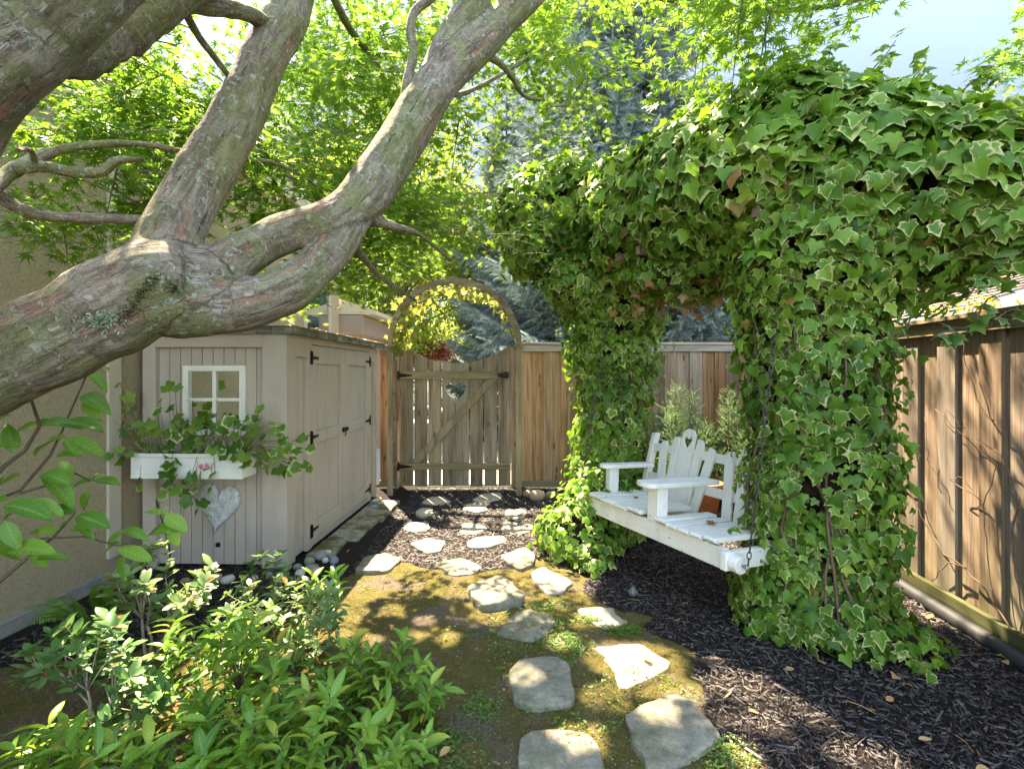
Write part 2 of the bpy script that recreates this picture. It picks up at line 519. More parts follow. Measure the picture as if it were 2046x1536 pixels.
ct = np.array([[0, 2, 5], [0, 5, 4], [1, 4, 5], [1, 5, 3], [0, 4, 1], [2, 3, 5]])
ct = (ct[None] + (np.arange(N) * 6)[:, None, None]).reshape(-1, 3)
t = NT('bark_chip')
r = t.attr('rnd')
nb = t.noise(t.n('ShaderNodeNewGeometry').outputs['Position'], 150, 3)
c = t.ramp(r, [(0.0, (0.010, 0.008, 0.008)), (0.55, (0.044, 0.034, 0.030)), (0.90, (0.115, 0.092, 0.082)), (0.98, (0.10, 0.075, 0.06)), (1.0, (0.20, 0.13, 0.075))])
t.bsdf(c, 0.55, t.bump(nb, 0.5, 0.003), spec=0.3)
chips = mesh_np('mulch_chips', cv.reshape(-1, 3), ct, {'rnd': np.repeat(rng.random(N), 6)}, t.m)
tag(chips, 'dark shredded bark chips covering the planting beds', 'mulch', kind='stuff')

# concrete strip along the shed
t = NT('mossy_concrete')
pos = t.n('ShaderNodeNewGeometry').outputs['Position']
n = t.noise(pos, 26, 6, 0.7); m_ = t.noise(pos, 4.2, 5, 0.7)
c = t.mix(t.ramp(n, [(0.35, 0.0), (0.65, 1.0)]), (0.36, 0.33, 0.27), (0.20, 0.18, 0.14))
c = t.mix(t.ramp(m_, [(0.46, 0.0), (0.58, 1.0)]), c, t.ramp(n, [(0.3, (0.06, 0.055, 0.015)), (0.7, (0.15, 0.12, 0.04))]))
t.bsdf(c, 0.9, t.bump(n, 0.6, 0.01), spec=0.15)
mb = MB()
for (ya, yb, xa, xb) in ((3.93, 4.30, -1.62, -1.40), (4.306, 4.9, -1.60, -1.31), (4.906, 5.62, -1.58, -1.27)):
    sl = [(xa, ya), (xb + random.uniform(-.015, .015), ya), (xb + random.uniform(-.02, .02), yb), (xa + .01, yb)]
    mb.prism(sl, (0, 0, -0.04), (1, 0, 0), (0, 1, 0), (0, 0, 0.062))
strip = mb.build('paving_strip', t.m, bevel=0.006)
tag(strip, kind='structure')

# driveway beyond the gate
t = NT('drive_concrete')
pos = t.n('ShaderNodeNewGeometry').outputs['Position']
n = t.noise(pos, 12, 6, 0.7)
t.bsdf(t.mix(n, (0.50, 0.47, 0.43), (0.36, 0.33, 0.30)), 0.9, t.bump(n, 0.2, 0.01))
mb = MB(); mb.box(-8, 1.5, 6.5, 23.5, -0.05, 0.006)
tag(mb.build('driveway', t.m), kind='structure')

# ------------------------------------------------------------------ stepping stones
M['step'] = stonemat('stepping_stone', (0.36, 0.33, 0.265), (0.15, 0.14, 0.10), moss=0.7, sc=16, bump=1.0)
M['step_warm'] = stonemat('pale_stepping_stone', (0.46, 0.40, 0.32), (0.32, 0.27, 0.20), moss=0.15, sc=9, bump=0.5)
def chaikin(p, it):
    for _ in range(it):
        q = []
        for i in range(len(p)):
            a, b = Vector(p[i]), Vector(p[(i + 1) % len(p)])
            q += [a * 0.90 + b * 0.10, a * 0.10 + b * 0.90]
        p = q
    return p
def stone(pxs, h, label, m='step', seed=0):
    h *= .68
    P = [Vector(gp(x, y, h)[:2]) for x, y in pxs]
    c = sum(P, Vector((0, 0))) / len(P)
    ar = sum(P[i].cross(P[(i + 1) % len(P)]) if False else P[i].x * P[(i + 1) % len(P)].y - P[(i + 1) % len(P)].x * P[i].y for i in range(len(P)))
    if ar < 0: P = P[::-1]
    P = chaikin(P, 1)
    P = [a.lerp(b, k / m_) for a, b in zip(P, P[1:] + P[:1]) for m_ in (max(1, int((b - a).length / .022)),) for k in range(m_)]
    n = len(P)
    rings = [(1.02, -0.05), (1.018, h * 0.3), (1.008, h * 0.80), (0.992, h * .95), (0.965, h), (0.85, h + .002), (0.68, h + .003), (0.48, h + .003), (0.25, h + .003)]
    vs = []
    for sc_, z in rings:
        for p in P:
            q = c + (p - c) * sc_
            vs.append([q.x - c.x, q.y - c.y, z])
    vs.append([0, 0, h + .006])
    V_ = np.array(vs)
    W_ = V_ + [c.x, c.y, 0]
    amp = np.where(V_[:, 2] > h * .5, 0.007, 0.004)
    V_[:, 2] += (vnoise(W_ * 7 + seed, 5) * amp * 1.3 + vnoise(W_ * 28, 6) * 0.003) * (V_[:, 2] > 0)
    nz = vnoise(W_ * 14 + 3, 8)
    V_[:, 0] += nz * 0.011; V_[:, 1] += vnoise(W_ * 14 + 9, 9) * 0.011
    fs = []
    for i in range(len(rings) - 1):
        for k in range(n):
            k2 = (k + 1) % n
            fs.append((i * n + k, i * n + k2, (i + 1) * n + k2, (i + 1) * n + k))
    o0 = (len(rings) - 1) * n
    for k in range(n): fs.append((o0 + k, o0 + (k + 1) % n, len(rings) * n))
    me = bpy.data.meshes.new('stepping_stone'); me.from_pydata(V_.tolist(), [], fs); me.materials.append(M[m])
    me.polygons.foreach_set('use_smooth', np.ones(len(me.polygons), dtype=bool))
    o = bpy.data.objects.new('stepping_stone', me); COL.objects.link(o)
    o.location = (c.x, c.y, 0)
    tag(o, label, 'stepping stone', 'stepping stones leading to the gate')
    return o
ST = [
 ([(1040, 1472), (1062, 1456), (1140, 1452), (1180, 1464), (1204, 1505), (1222, 1580), (1200, 1640), (1040, 1640), (1034, 1560)], .035, 'grey stone cut off by the bottom of the picture', 'step'),
 ([(1245, 1425), (1290, 1402), (1340, 1383), (1384, 1395), (1440, 1466), (1400, 1500), (1300, 1540), (1278, 1500)], .06, 'big square stone nearest the mulch with a broken front corner', 'step'),
 ([(1018, 1337), (1040, 1316), (1112, 1308), (1138, 1325), (1148, 1380), (1140, 1400), (1070, 1407), (1030, 1396)], .045, 'thick rounded square stone with grey lichen, in the middle of the moss', 'step'),
 ([(1185, 1291), (1280, 1284), (1337, 1322), (1332, 1334), (1257, 1373), (1240, 1372), (1206, 1322)], .02, 'flat pale stone in the large sun patch beside the mulch edge', 'step_warm'),
 ([(988, 1263), (1030, 1221), (1060, 1215), (1112, 1233), (1096, 1264), (1060, 1278)], .04, 'four sided stone just below the tall corner stone in the moss', 'step'),
 ([(1153, 1215), (1230, 1213), (1257, 1246), (1210, 1258), (1185, 1249)], .015, 'low stone sunk at the mulch edge below the swing', 'step_warm'),
 ([(934, 1168), (1000, 1146), (1049, 1186), (1040, 1194), (965, 1207), (945, 1193)], .075, 'tall angular stone with a raised pointed edge', 'step'),
 ([(1058, 1146), (1085, 1132), (1142, 1160), (1130, 1181), (1090, 1186)], .02, 'dappled flat stone beside the tip of the left ivy', 'step_warm'),
 ([(998, 1110), (1050, 1091), (1067, 1104), (1065, 1125), (1040, 1138)], .035, 'wedge shaped stone where the bark mulch meets the moss', 'step'),
 ([(868, 1126), (925, 1112), (964, 1132), (950, 1143), (905, 1150)], .03, 'pale oval stone at the near end of the sunlit mulch', 'step'),
 ([(707, 1136), (730, 1109), (775, 1104), (802, 1114), (775, 1138), (740, 1142)], .04, 'broad stone beside the pebbles, half sunlit across one corner', 'step'),
 ([(820, 1084), (850, 1073), (890, 1082), (880, 1102), (850, 1106)], .015, 'sunlit rounded stone on the shed side of the path mulch', 'step_warm'),
 ([(935, 1082), (950, 1071), (1005, 1071), (1010, 1080), (975, 1094), (940, 1093)], .015, 'bright stone alone in the middle of the sunlit mulch', 'step_warm'),
 ([(1002, 1050), (1010, 1042), (1062, 1045), (1068, 1060), (1040, 1066), (1004, 1060)], .015, 'white sunlit stone closest to the left ivy pillar', 'step_warm'),
 ([(917, 1058), (925, 1046), (968, 1047), (976, 1058), (950, 1066), (920, 1065)], .015, 'sunlit slab just below the arch shadow on the mulch', 'step_warm'),
 ([(1007, 1030), (1012, 1017), (1050, 1016), (1054, 1033), (1030, 1037)], .015, 'square stone crossed by the arch shadow bars', 'step_warm'),
 ([(924, 1018), (932, 1007), (970, 1008), (974, 1020), (950, 1024)], .015, 'stone in the arch shadow in line with the gate brace', 'step_warm'),
 ([(806, 1056), (820, 1043), (855, 1043), (858, 1056), (830, 1062)], .015, 'stone half in the shed shadow on the dark mulch', 'step_warm'),
 ([(830, 1026), (836, 1014), (862, 1013), (866, 1026), (845, 1031)], .015, 'small shaded stone between shed and path, mossy edge', 'step_warm'),
 ([(840, 1004), (860, 992), (885, 991), (902, 1001), (870, 1008)], .015, 'shaded stone before the hinge side of the gate', 'step_warm'),
 ([(944, 999), (965, 984), (1000, 983), (1004, 992), (975, 1004)], .015, 'shaded stone before the latch side of the gate', 'step_warm'),
]
for i, s_ in enumerate(ST): stone(s_[0], s_[1], s_[2], s_[3], i * 3.7)

# ------------------------------------------------------------------ pebbles
PEB = {'grey': stonemat('grey_pebble', (0.26, 0.27, 0.27), (0.18, 0.185, 0.19), 0, 14, 0.1, False), 'blue': stonemat('blue_pebble', (0.24, 0.28, 0.31), (0.16, 0.18, 0.21), 0, 14, 0.1, False),
       'tan': stonemat('tan_pebble', (0.48, 0.34, 0.22), (0.36, 0.25, 0.16), 0, 12, 0.1, False), 'white': stonemat('pale_pebble', (0.55, 0.52, 0.47), (0.42, 0.39, 0.34), 0, 12, 0.1, False),
       'olive': stonemat('olive_pebble', (0.29, 0.27, 0.18), (0.19, 0.18, 0.12), 0, 12, 0.1, False), 'brown': stonemat('brown_pebble', (0.33, 0.23, 0.16), (0.22, 0.15, 0.10), 0, 12, 0.15, False)}
import bmesh
def pebble(px, py, wpx, hpx, col, label, name='pebble', group='river pebbles along the shed', rot=None):
    p = gp(px, py + hpx * 0.4)
    w = wpx / F * p.y / 2; h = hpx / F * p.y / 2
    bm = bmesh.new(); bmesh.ops.create_icosphere(bm, subdivisions=3, radius=1)
    sd = random.uniform(0, 50)
    co = np.array([v.co[:] for v in bm.verts])
    k = 1 + 0.12 * vnoise(co * 1.3 + sd, 11) + 0.04 * vnoise(co * 3 + sd, 12)
    for v, kk in zip(bm.verts, k):
        v.co = Vector((v.co.x * w * kk, v.co.y * w * 0.8 * kk, v.co.z * h * kk))
    me = bpy.data.meshes.new(name); bm.to_mesh(me); bm.free()
    me.materials.append(PEB[col]); me.polygons.foreach_set('use_smooth', np.ones(len(me.polygons), dtype=bool))
    o = bpy.data.objects.new(name, me); COL.objects.link(o)
    o.location = (p.x, p.y, zg(p.x, p.y) + h * 0.72)
    o.rotation_euler = (random.uniform(-.2, .2), random.uniform(-.25, .25), rot if rot is not None else random.uniform(0, 3))
    tag(o, label, 'pebble' if name == 'pebble' else 'boulder', group)
for a in [
 (594, 1128, 18, 14, 'grey', 'grey pebble tucked against the shed corner trim'),
 (600, 1140, 24, 14, 'white', 'flat pale pebble under the shed corner, half under leaves'),
 (618, 1118, 21, 20, 'olive', 'olive mossy pebble standing behind the blue grey ones'),
 (622, 1130, 30, 15, 'blue', 'long slate blue pebble behind the tan pebble'),
 (630, 1137, 26, 18, 'tan', 'tan egg shaped pebble at the front of the shed pile'),
 (640, 1106, 32, 18, 'grey', 'large dark grey pebble under the lower door hinge'),
 (652, 1103, 22, 14, 'white', 'pale grey pebble beside the door bottom, end of the pile'),
 (650, 1116, 15, 12, 'white', 'small whitish pebble in the middle of the shed pile'),
 (667, 1116, 23, 14, 'blue', 'round blue grey pebble nearest the broad stepping stone'),
 (664, 1128, 12, 8, 'grey', 'tiny bluish pebble in front of the round blue one'),
 (610, 1152, 20, 10, 'brown', 'brown pebble under the shrub at the shed corner'),
 (560, 1146, 22, 14, 'grey', 'grey pebble below the shed front, near its corner'),
 (535, 1148, 24, 16, 'grey', 'mid grey pebble below the drain hole side of the shed'),
 (508, 1152, 22, 14, 'tan', 'tan pebble under the shed front behind the shrub'),
 (455, 1155, 26, 18, 'white', 'round pale pebble in front of the drain hole'),
 (430, 1152, 24, 18, 'tan', 'beige pebble beside the pale one below the drain hole'),
 (398, 1152, 20, 14, 'grey', 'grey pebble below the heart plaque, partly buried'),
 (370, 1156, 24, 14, 'brown', 'brownish pebble under the azalea by the shed'),
 (747, 1011, 21, 12, 'blue', 'blue grey oval pebble at the far shed corner'),
 (750, 999, 17, 10, 'white', 'cream pebble behind the blue one at the far shed corner'),
 (762, 1004, 17, 11, 'tan', 'tan pebble beside the left gate post'),
 (757, 996, 14, 9, 'tan', 'small sandy pebble behind, by the fence foot'),
 (770, 1012, 14, 7, 'white', 'thin white pebble in front of the gate post'),
 (745, 1000, 12, 7, 'grey', 'small grey pebble touching the shed door frame'),
]: pebble(*a)
for a in [
 (1073, 988, 31, 24, 'tan', 'smooth orange tan boulder at the fence foot right of the gate'),
 (1060, 984, 34, 18, 'brown', 'flat brown boulder behind the orange tan one'),
 (1102, 986, 26, 18, 'olive', 'grey brown boulder next to the left ivy pillar'),
]: pebble(*a, name='boulder', group='boulders at the fence foot', rot=0.1)

# ------------------------------------------------------------------ fences
def boards(length, zfun, mb, w=0.14, t_=0.019, back=0.0, over=True):
    """board on board: alternate boards set back"""
    x = 0.0; i = 0
    while x < length - 0.02:
        ww = w * random.uniform(0.92, 1.06)
        x1 = min(x + ww, length)
        z0, z1 = zfun
        y = back + (0.0195 if i % 2 else 0.0) + random.uniform(0, .002)
        if i % 2: mb.box(x - .014, x1 + .014, y, y + t_, z0, z1 + random.uniform(-.004, .004))
        else: mb.box(x, x1, y, y + t_, z0, z1 + random.uniform(-.004, .004))
        x = x1 + 0.002; i += 1

def fence(name, p0, p1, h, label, m, zb, capm, railm='rail'):
    p0, p1 = Vector(p0), Vector(p1)
    d = p1 - p0
    o = empty(name, p0, math.atan2(d.y, d.x), label, 'fence')
    L_ = d.length
    mb = MB(); boards(L_, (zb, h - .035), mb, 0.155); mb.build('board_panel', m, o, bevel=0.002)
    mb = MB(); mb.box(0, L_, -.045, .075, h - .03, h); mb.build('cap_rail', capm, o, bevel=0.003)
    mb = MB(); mb.box(0, L_, -.022, -.002, h - .11, h - .032); mb.build('top_rail', capm, o, bevel=0.003)
    mb = MB(); mb.box(0, L_, -.040, -.002, zb + .01, zb + .085); mb.build('bottom_rail', M[railm], o, bevel=0.003)
    return o
fb = fence('fence', (0.10, 6.28, 0), (2.965, 6.28, 0), 1.83, 'cedar board fence behind the swing, in the back of the garden', M['fence'], 0.02, M['cap'])
FR0, FR1 = Vector((2.95, 6.24, 0)), Vector((2.36, 0.2, 0))
fr = fence('fence', FR0, FR1, 1.79, 'long dark weathered fence on the mulch side with bare vines on it', M['fence_old'], 0.05, M['rail'], 'rail_old')
fl = fence('fence', (-1.66, 6.30, 0), (-1.475, 6.30, 0), 1.80, 'narrow brown fence bit between shed and gate', M['fence'], 0.02, M['cap'])
for fo, xs_ in ((fb, (0.9, 1.9)), (fr, (0.9, 3.0, 5.2))):
    for x_ in xs_:
        mb = MB(); mb.box(x_, x_ + .09, .042, .13, -.1, 1.74); mb.build('post', M['rail'], fo)
mb = MB(); mb.box(-.112, -.052, .0, .09, -.1, 1.77); mb.build('post', M['gate'], fb)
mb = MB(); mb.box(.187, .225, -.02, .07, -.1, 1.77); mb.build('post', M['gate'], fl)
for x_, y_ in ((0.28, 0),):
    mb = MB(); mb.box(x_ + .62, x_ + .64, -.06, -.042, .0, .22); mb.build('stake', M['steel'], fb, bevel=.002)
# grey edging board under the right fence
u_ = (FR1 - FR0).normalized()
nrm = Vector((u_.y, -u_.x, 0)) * -1
if nrm.x > 0: nrm = -nrm
mb = MB()
a0 = FR0 + u_ * 0.1 + nrm * 0.055
mb.tube([a0 + u_ * k * 0.5 + Vector((0, 0, 0.02)) + nrm * random.uniform(-.006, .006) for k in range(9)], 0.045, 12)
tag(mb.build('drain_pipe', M['pipe'], smooth=True), 'dark grey drain pipe along the foot of the weathered fence', 'pipe')

# ------------------------------------------------------------------ gate
def half_heart(w, h, n=9):
    """right half outline of a heart: from top notch down to tip, (x,z), tip at 0"""
    pts = [(0.0, h * 0.80)]
    for k in range(n):
        a = math.pi * (0.92 - k / (n - 1) * 1.05)
        pts.append((w * 0.5 * (1 + math.cos(a)) * 0.98 + 0.004, h * 0.72 + math.sin(a) * h * 0.27))
    pts += [(w * 0.80, h * 0.42), (w * 0.42, h * 0.19), (0.0, 0.0)]
    return pts
gate = empty('garden_gate', (-0.70, 6.22, 0), 0, 'weathered wooden garden gate with a heart cut-out and diagonal brace', 'gate')
mb = MB()
gx0, gx1 = -0.685, 0.685
nb_ = 8; gap = 0.017; bw = (gx1 - gx0 - gap * (nb_ - 1)) / nb_
def dip(x): return 1.57 + 0.235 * (abs(x) / 0.685) ** 2.1
HW, HH, HZ = 0.125, 0.235, 1.10
for i in range(nb_):
    xa = gx0 + i * (bw + gap); xb = xa + bw
    zb_ = 0.045 + random.uniform(-.006, .006)
    if i == 3:
        xb += gap / 2 - .001
        left = [(xb - x, HZ + z) for x, z in half_heart(HW, HH)]
        poly = [(xa, zb_), (xb, zb_), (xb, HZ)] + left[::-1][1:] + [(xb, dip(xb))] + [(xa + (xb - xa) * k / 5, dip(xa + (xb - xa) * k / 5)) for k in (4, 3, 2, 1, 0)]
    elif i == 4:
        xa -= gap / 2 - .001
        right = [(xa + x, HZ + z) for x, z in half_heart(HW, HH)]
        poly = [(xa, zb_), (xb, zb_)] + [(xb + (xa - xb) * k / 5, dip(xb + (xa - xb) * k / 5)) for k in range(6)] + right
        poly = poly[:-1] + [(xa, HZ)]
    else:
        poly = [(xa, zb_), (xb, zb_)] + [(xb + (xa - xb) * k / 5, dip(xb + (xa - xb) * k / 5)) for k in range(6)]
    mb.prism(poly, (0, 0, 0), (1, 0, 0), (0, 0, 1), (0, 0.02, 0))
mb.build('board_panel', M['gate'], gate)
mb = MB(); mb.box(-.69, .655, -.037, -.002, 1.375, 1.47); mb.build('top_rail', M['rail'], gate, bevel=.004)
mb = MB(); mb.box(-.67, .655, -.037, -.002, .255, .335); mb.build('bottom_rail', M['rail'], gate, bevel=.004)
mb = MB()
A_, B_ = Vector((-.50, -.019, .345)), Vector((.45, -.019, 1.365))
dd = (B_ - A_).normalized(); pp = Vector((-dd.z, 0, dd.x)) * .048
k1 = pp.length / dd.z * 1.0
mb.prism([(-.565, .338), (-.445, .338), (.515, 1.372), (.395, 1.372)], (0, -.034, 0), (1, 0, 0), (0, 0, 1), (0, .032, 0))
br = mb.build('brace', M['rail'], gate, bevel=.003)
for z_ in (1.42, .295):
    mb = MB(); mb.box(-.715, -.69, -.046, -.036, z_ - .055, z_ + .055)
    mb.prism([(-.69, -.028), (-.53, -.006), (-.53, .006), (-.69, .028)], (0, -.044, z_), (1, 0, 0), (0, 0, 1), (0, .006, 0))
    mb.tube([(-.70, -.052, z_ - .05), (-.70, -.052, z_ + .05)], .008, 8)
    mb.build('hinge', M['iron'], gate)
mb = MB(); mb.box(.52, .66, -.05, -.038, 1.41, 1.45); mb.box(.57, .585, -.075, -.05, 1.38, 1.46); mb.tube([(.53, -.062, 1.405), (.66, -.062, 1.405)], .009, 8)
mb.box(.60, .65, -.062, -.05, 1.385, 1.462)
mb.build('latch', M['iron'], gate, bevel=.002)

# ------------------------------------------------------------------ arch
arch = empty('garden_arch', (-0.685, 6.0, 0), 0, 'weathered round topped trellis arch framing the garden gate', 'garden arch')
ZS, RO, RI = 1.78, 0.80, 0.735
def arc(y, nm):
    mb = MB()
    segs = 4
    for s_i in range(segs):
        a0 = math.pi * s_i / segs + .004; a1 = math.pi * (s_i + 1) / segs - .004
        oo = [(RO * math.cos(a0 + (a1 - a0) * k / 8), RO * math.sin(a0 + (a1 - a0) * k / 8)) for k in range(9)]
        ii_ = [(RI * math.cos(a1 + (a0 - a1) * k / 8), RI * math.sin(a1 + (a0 - a1) * k / 8)) for k in range(9)]
        mb.prism(oo + ii_, (0, y, ZS), (1, 0, 0), (0, 0, 1), (0, .04, 0), grain='u')
        mb.prism([(RO * 1.012 * math.cos(a1 - .05), RO * 1.012 * math.sin(a1 - .05)), (RO * 1.012 * math.cos(a1 + .05), RO * 1.012 * math.sin(a1 + .05)),
                  (RI * .985 * math.cos(a1 + .05), RI * .985 * math.sin(a1 + .05)), (RI * .985 * math.cos(a1 - .05), RI * .985 * math.sin(a1 - .05))],
                 (0, y - .012, ZS), (1, 0, 0), (0, 0, 1), (0, .011, 0)) if 0 < s_i + 1 < segs else None
    return mb.build(nm, M['gate'], arch)
arc(-.06, 'arch_rail'); arc(.42, 'arch_rail')
for sx in (-1, 1):
    for y in (-.06, .42):
        xo = sx * (RO + RI) / 2
        mb = MB(); mb.box(xo - .034, xo + .034, y - .002, y + .042, -.1, ZS); mb.build('post', M['rail'], arch, bevel=.003)
    xo = sx * (RO + RI) / 2
    for k in range(6):
        z_ = .30 + k * .29
        mb = MB(); mb.box(xo - .012, xo + .012, -.018, .42, z_, z_ + .04); mb.build('rung', M['rail'], arch)
    mb = MB(); mb.box(xo - .05, xo + .05, -.075, .475, ZS - .03, ZS + .0); mb.build('side_cap', M['rail'], arch, bevel=.003)
for k in range(7):
    mb = MB()
    a = math.pi * (k + .5) / 7
    ca, sa = math.cos(a), math.sin(a)
    rr = (RO + RI) / 2
    mb.obox((rr * ca, .20, ZS + rr * sa), (ca * .012, 0, sa * .012), (0, .22, 0), (-sa * .02, 0, ca * .02))
    mb.build('rung', M['rail'], arch)

# ------------------------------------------------------------------ shed
shed = empty('garden_shed', (-1.68, 3.73, 0), -math.atan(.032), 'taupe painted lean-to garden shed with double doors', 'shed')
H_ = 1.745; W_ = 1.07; D_ = 2.15
def rail_mb(*boxes):
    m = MB()
    for b in boxes: m.box(*b)
    return m
# front: grooved siding
m = MB(); x = -W_ + .015
while x < -.03:
    x1 = min(x + .083, -.02); m.box(x, x1 - .0048, .0, .018, .02, H_); x = x1
m.box(-W_ + .01, -.015, .0185, .03, .02, H_)
front = m.build('front_wall', M['shed'], shed, bevel=.0025)
m = rail_mb((-W_, -W_ + .10, -.040, -.001, .01, H_), (-.165, -.0, -.040, -.001, .01, H_), (-W_ + .101, -.166, -.039, -.001, H_ - .105, H_))
m.build('front_trim', M['shed'], shed, bevel=.003)
m = MB(); m.tube([(-.52, -.004, .165), (-.52, .02, .165)], .019, 20); m.build('drain_hole', M['shed_dark'], shed)
# side wall with the door opening
y0, y1, ym = .40, 1.88, 1.13
m = MB(); y = .0
while y < y0 - .02:
    y2 = min(y + .083, y0 - .005); m.box(-.03, -.012, y + .003, y2 - .003, .02, H_); y = y2
y = y1 + .005
while y < D_ - .02:
    y2 = min(y + .083, D_); m.box(-.03, -.012, y + .003, y2 - .003, .02, H_); y = y2
m.box(-.05, -.031, 0.031, D_, .02, H_)
m.build('side_wall', M['shed'], shed, bevel=.0025)
m = rail_mb((-.011, .020, -.0395, .10, .01, H_), (-.0115, .0205, .31, .395, .01, H_), (-.0115, .0205, y1 + .006, y1 + .07, .01, H_), (-.011, .020, D_ - .07, D_, .01, H_),
            (-.0105, .0195, .101, .309, H_ - .17, H_), (-.0105, .0195, .396, y1 + .005, H_ - .06, H_), (-.0105, .0195, y1 + .071, D_ - .071, H_ - .17, H_))
m.build('side_trim', M['shed'], shed, bevel=.003)
m = rail_mb((-W_, 0, D_, D_ + .02, .02, H_)); m.build('back_wall', M['shed'], shed)
def door(ya, yb, hinge_at):
    d = MB(); y = ya
    while y < yb - .01:
        y2 = min(y + .083, yb); d.box(-.016, -.004, y + .0025, y2 - .0025, .07, H_ - .065); y = y2
    d.box(-.028, -.0165, ya, yb, .07, H_ - .065)
    do = d.build('door', M['shed'], shed, bevel=.002)
    st = .085
    m = rail_mb((-.0038, .017, ya, ya + st, .07, H_ - .065), (-.0038, .017, yb - st, yb, .07, H_ - .065),
                (-.0036, .016, ya + st, yb - st, H_ - .22, H_ - .066), (-.0036, .016, ya + st, yb - st, .86, .96), (-.0036, .016, ya + st, yb - st, .07, .21))
    m.build('door_frame', M['shed'], do, bevel=.003)
    s = 1 if hinge_at == ya else -1
    for z in (H_ - .17, .92, .15):
        m = MB(); m.box(.0175, .024, hinge_at - s * .03 - .012, hinge_at - s * .03 + .02, z - .055, z + .055)
        m.prism([(0, -.018), (.10 * s, -.007), (.125 * s, -.012), (.125 * s, .012), (.10 * s, .007), (0, .018)] if s > 0 else [(0, .018), (.10 * s, .007), (.125 * s, .012), (.125 * s, -.012), (.10 * s, -.007), (0, -.018)],
                (.0178, hinge_at - s * .01, z), (0, 1, 0), (0, 0, 1), (.006, 0, 0))
        m.tube([(.026, hinge_at - s * .012, z - .05), (.026, hinge_at - s * .012, z + .05)], .007, 8)
        m.build('hinge', M['iron'], do)
    return do
dl = door(y0, ym - .003, y0); dr = door(ym + .003, y1, y1)
m = MB(); m.box(.0172, .027, ym - .06, ym - .012, .885, .925); m.tube([(.034, ym - .075, .905), (.034, ym + .06, .905)], .009, 8); m.box(.0172, .04, ym + .015, ym + .055, .888, .922)
m.tube([(.036, ym - .03, .90), (.045, ym - .03, .87), (.036, ym - .03, .845)], .006, 6)
m.build('door_latch', M['iron'], dl, bevel=.002)
m = rail_mb((-.010, .010, y0 + .0, y1, .012, .064)); m.build('door_sill', M['shed'], shed, bevel=.003)
# roof
m = MB()
z0 = H_ + .005
m.obox((-.50, D_ / 2, z0 + .022), (.585, 0, -.006), (0, D_ / 2 + .07, 0), (0, 0, .018))
roof = m.build('roof', M['shingle'], shed)
m = MB(); y = -.07
while y < D_ + .06:
    y2 = min(y + random.uniform(.055, .12), D_ + .07)
    m.box(.085, .094 + random.uniform(0, .006), y + .002, y2 - .002, z0 - .012 - random.uniform(0, .006), z0 + .038)
    m.obox((.02, (y + y2) / 2, z0 + .044), (.085, 0, -.004), (0, (y2 - y) / 2 - .002, 0), (0, 0, .004))
    y = y2
x = -W_ - .02
while x < .08:
    x2 = min(x + random.uniform(.06, .12), .083)
    m.box(x + .002, x2 - .002, -.081, -.0715, z0 - .012, z0 + .036)
    m.obox(((x + x2) / 2, .0, z0 + .047), ((x2 - x) / 2 - .002, 0, 0), (0, .078, 0.002), (0, 0, .004))
    x = x2
m.build('shingles', M['shingle'], roof)
# window-shaped mirror on the shed
wm = empty('window_mirror', (0, 0, 0), 0, 'white four pane window mirror hung on the shed front', 'mirror')
wm.matrix_world = shed.matrix_basis @ Matrix.Translation((-.775, -.0010, .985))
wx, wz = .475, .52
m = rail_mb((0, .045, -.028, -.002, 0, wz), (wx - .045, wx, -.028, -.002, 0, wz), (.045, wx - .045, -.0275, -.002, wz - .042, wz), (.045, wx - .045, -.0275, -.002, 0, .045))
m.build('frame', M['white'], wm, bevel=.003)
m = rail_mb((wx / 2 - .014, wx / 2 + .014, -.021, -.006, .045, wz - .042)); m.box(.045, wx / 2 - .014, -.020, -.006, wz / 2 - .005, wz / 2 + .018); m.box(wx / 2 + .014, wx - .045, -.020, -.006, wz / 2 - .005, wz / 2 + .018)
m.build('glazing_bars', M['white'], wm, bevel=.002)
m = rail_mb((.02, wx - .02, -.0055, -.0025, .02, wz - .02)); m.build('mirror_pane', M['mirror'], wm)
# planter box
pb = empty('planter_box', (0, 0, 0), 0, 'white wooden window box fixed below the mirror, full of geraniums', 'planter')
pb.matrix_world = shed.matrix_basis @ Matrix.Translation((-1.005, -.0405, .705))
bl, bd, bh = .80, .19, .175
m = rail_mb((0, bl, -bd, -bd + .018, 0, bh)); m.build('front_board', M['white2'], pb, bevel=.003)
for x in (0, bl - .018):
    m = rail_mb((x, x + .018, -bd + .0185, -.001, .002, bh)); m.build('end_board', M['white2'], pb, bevel=.003)
m = rail_mb((.0185, bl - .0185, -bd + .0185, -.001, 0, .018)); m.build('bottom_board', M['white2'], pb)
m = rail_mb((-.012, bl + .012, -bd - .013, -bd - .001, bh - .022, bh + .004)); m.build('lip', M['white2'], pb, bevel=.003)
m = rail_mb((.02, bl - .02, -bd + .02, -.003, .02, bh - .03)); m.build('potting_soil', M['soil'], pb)
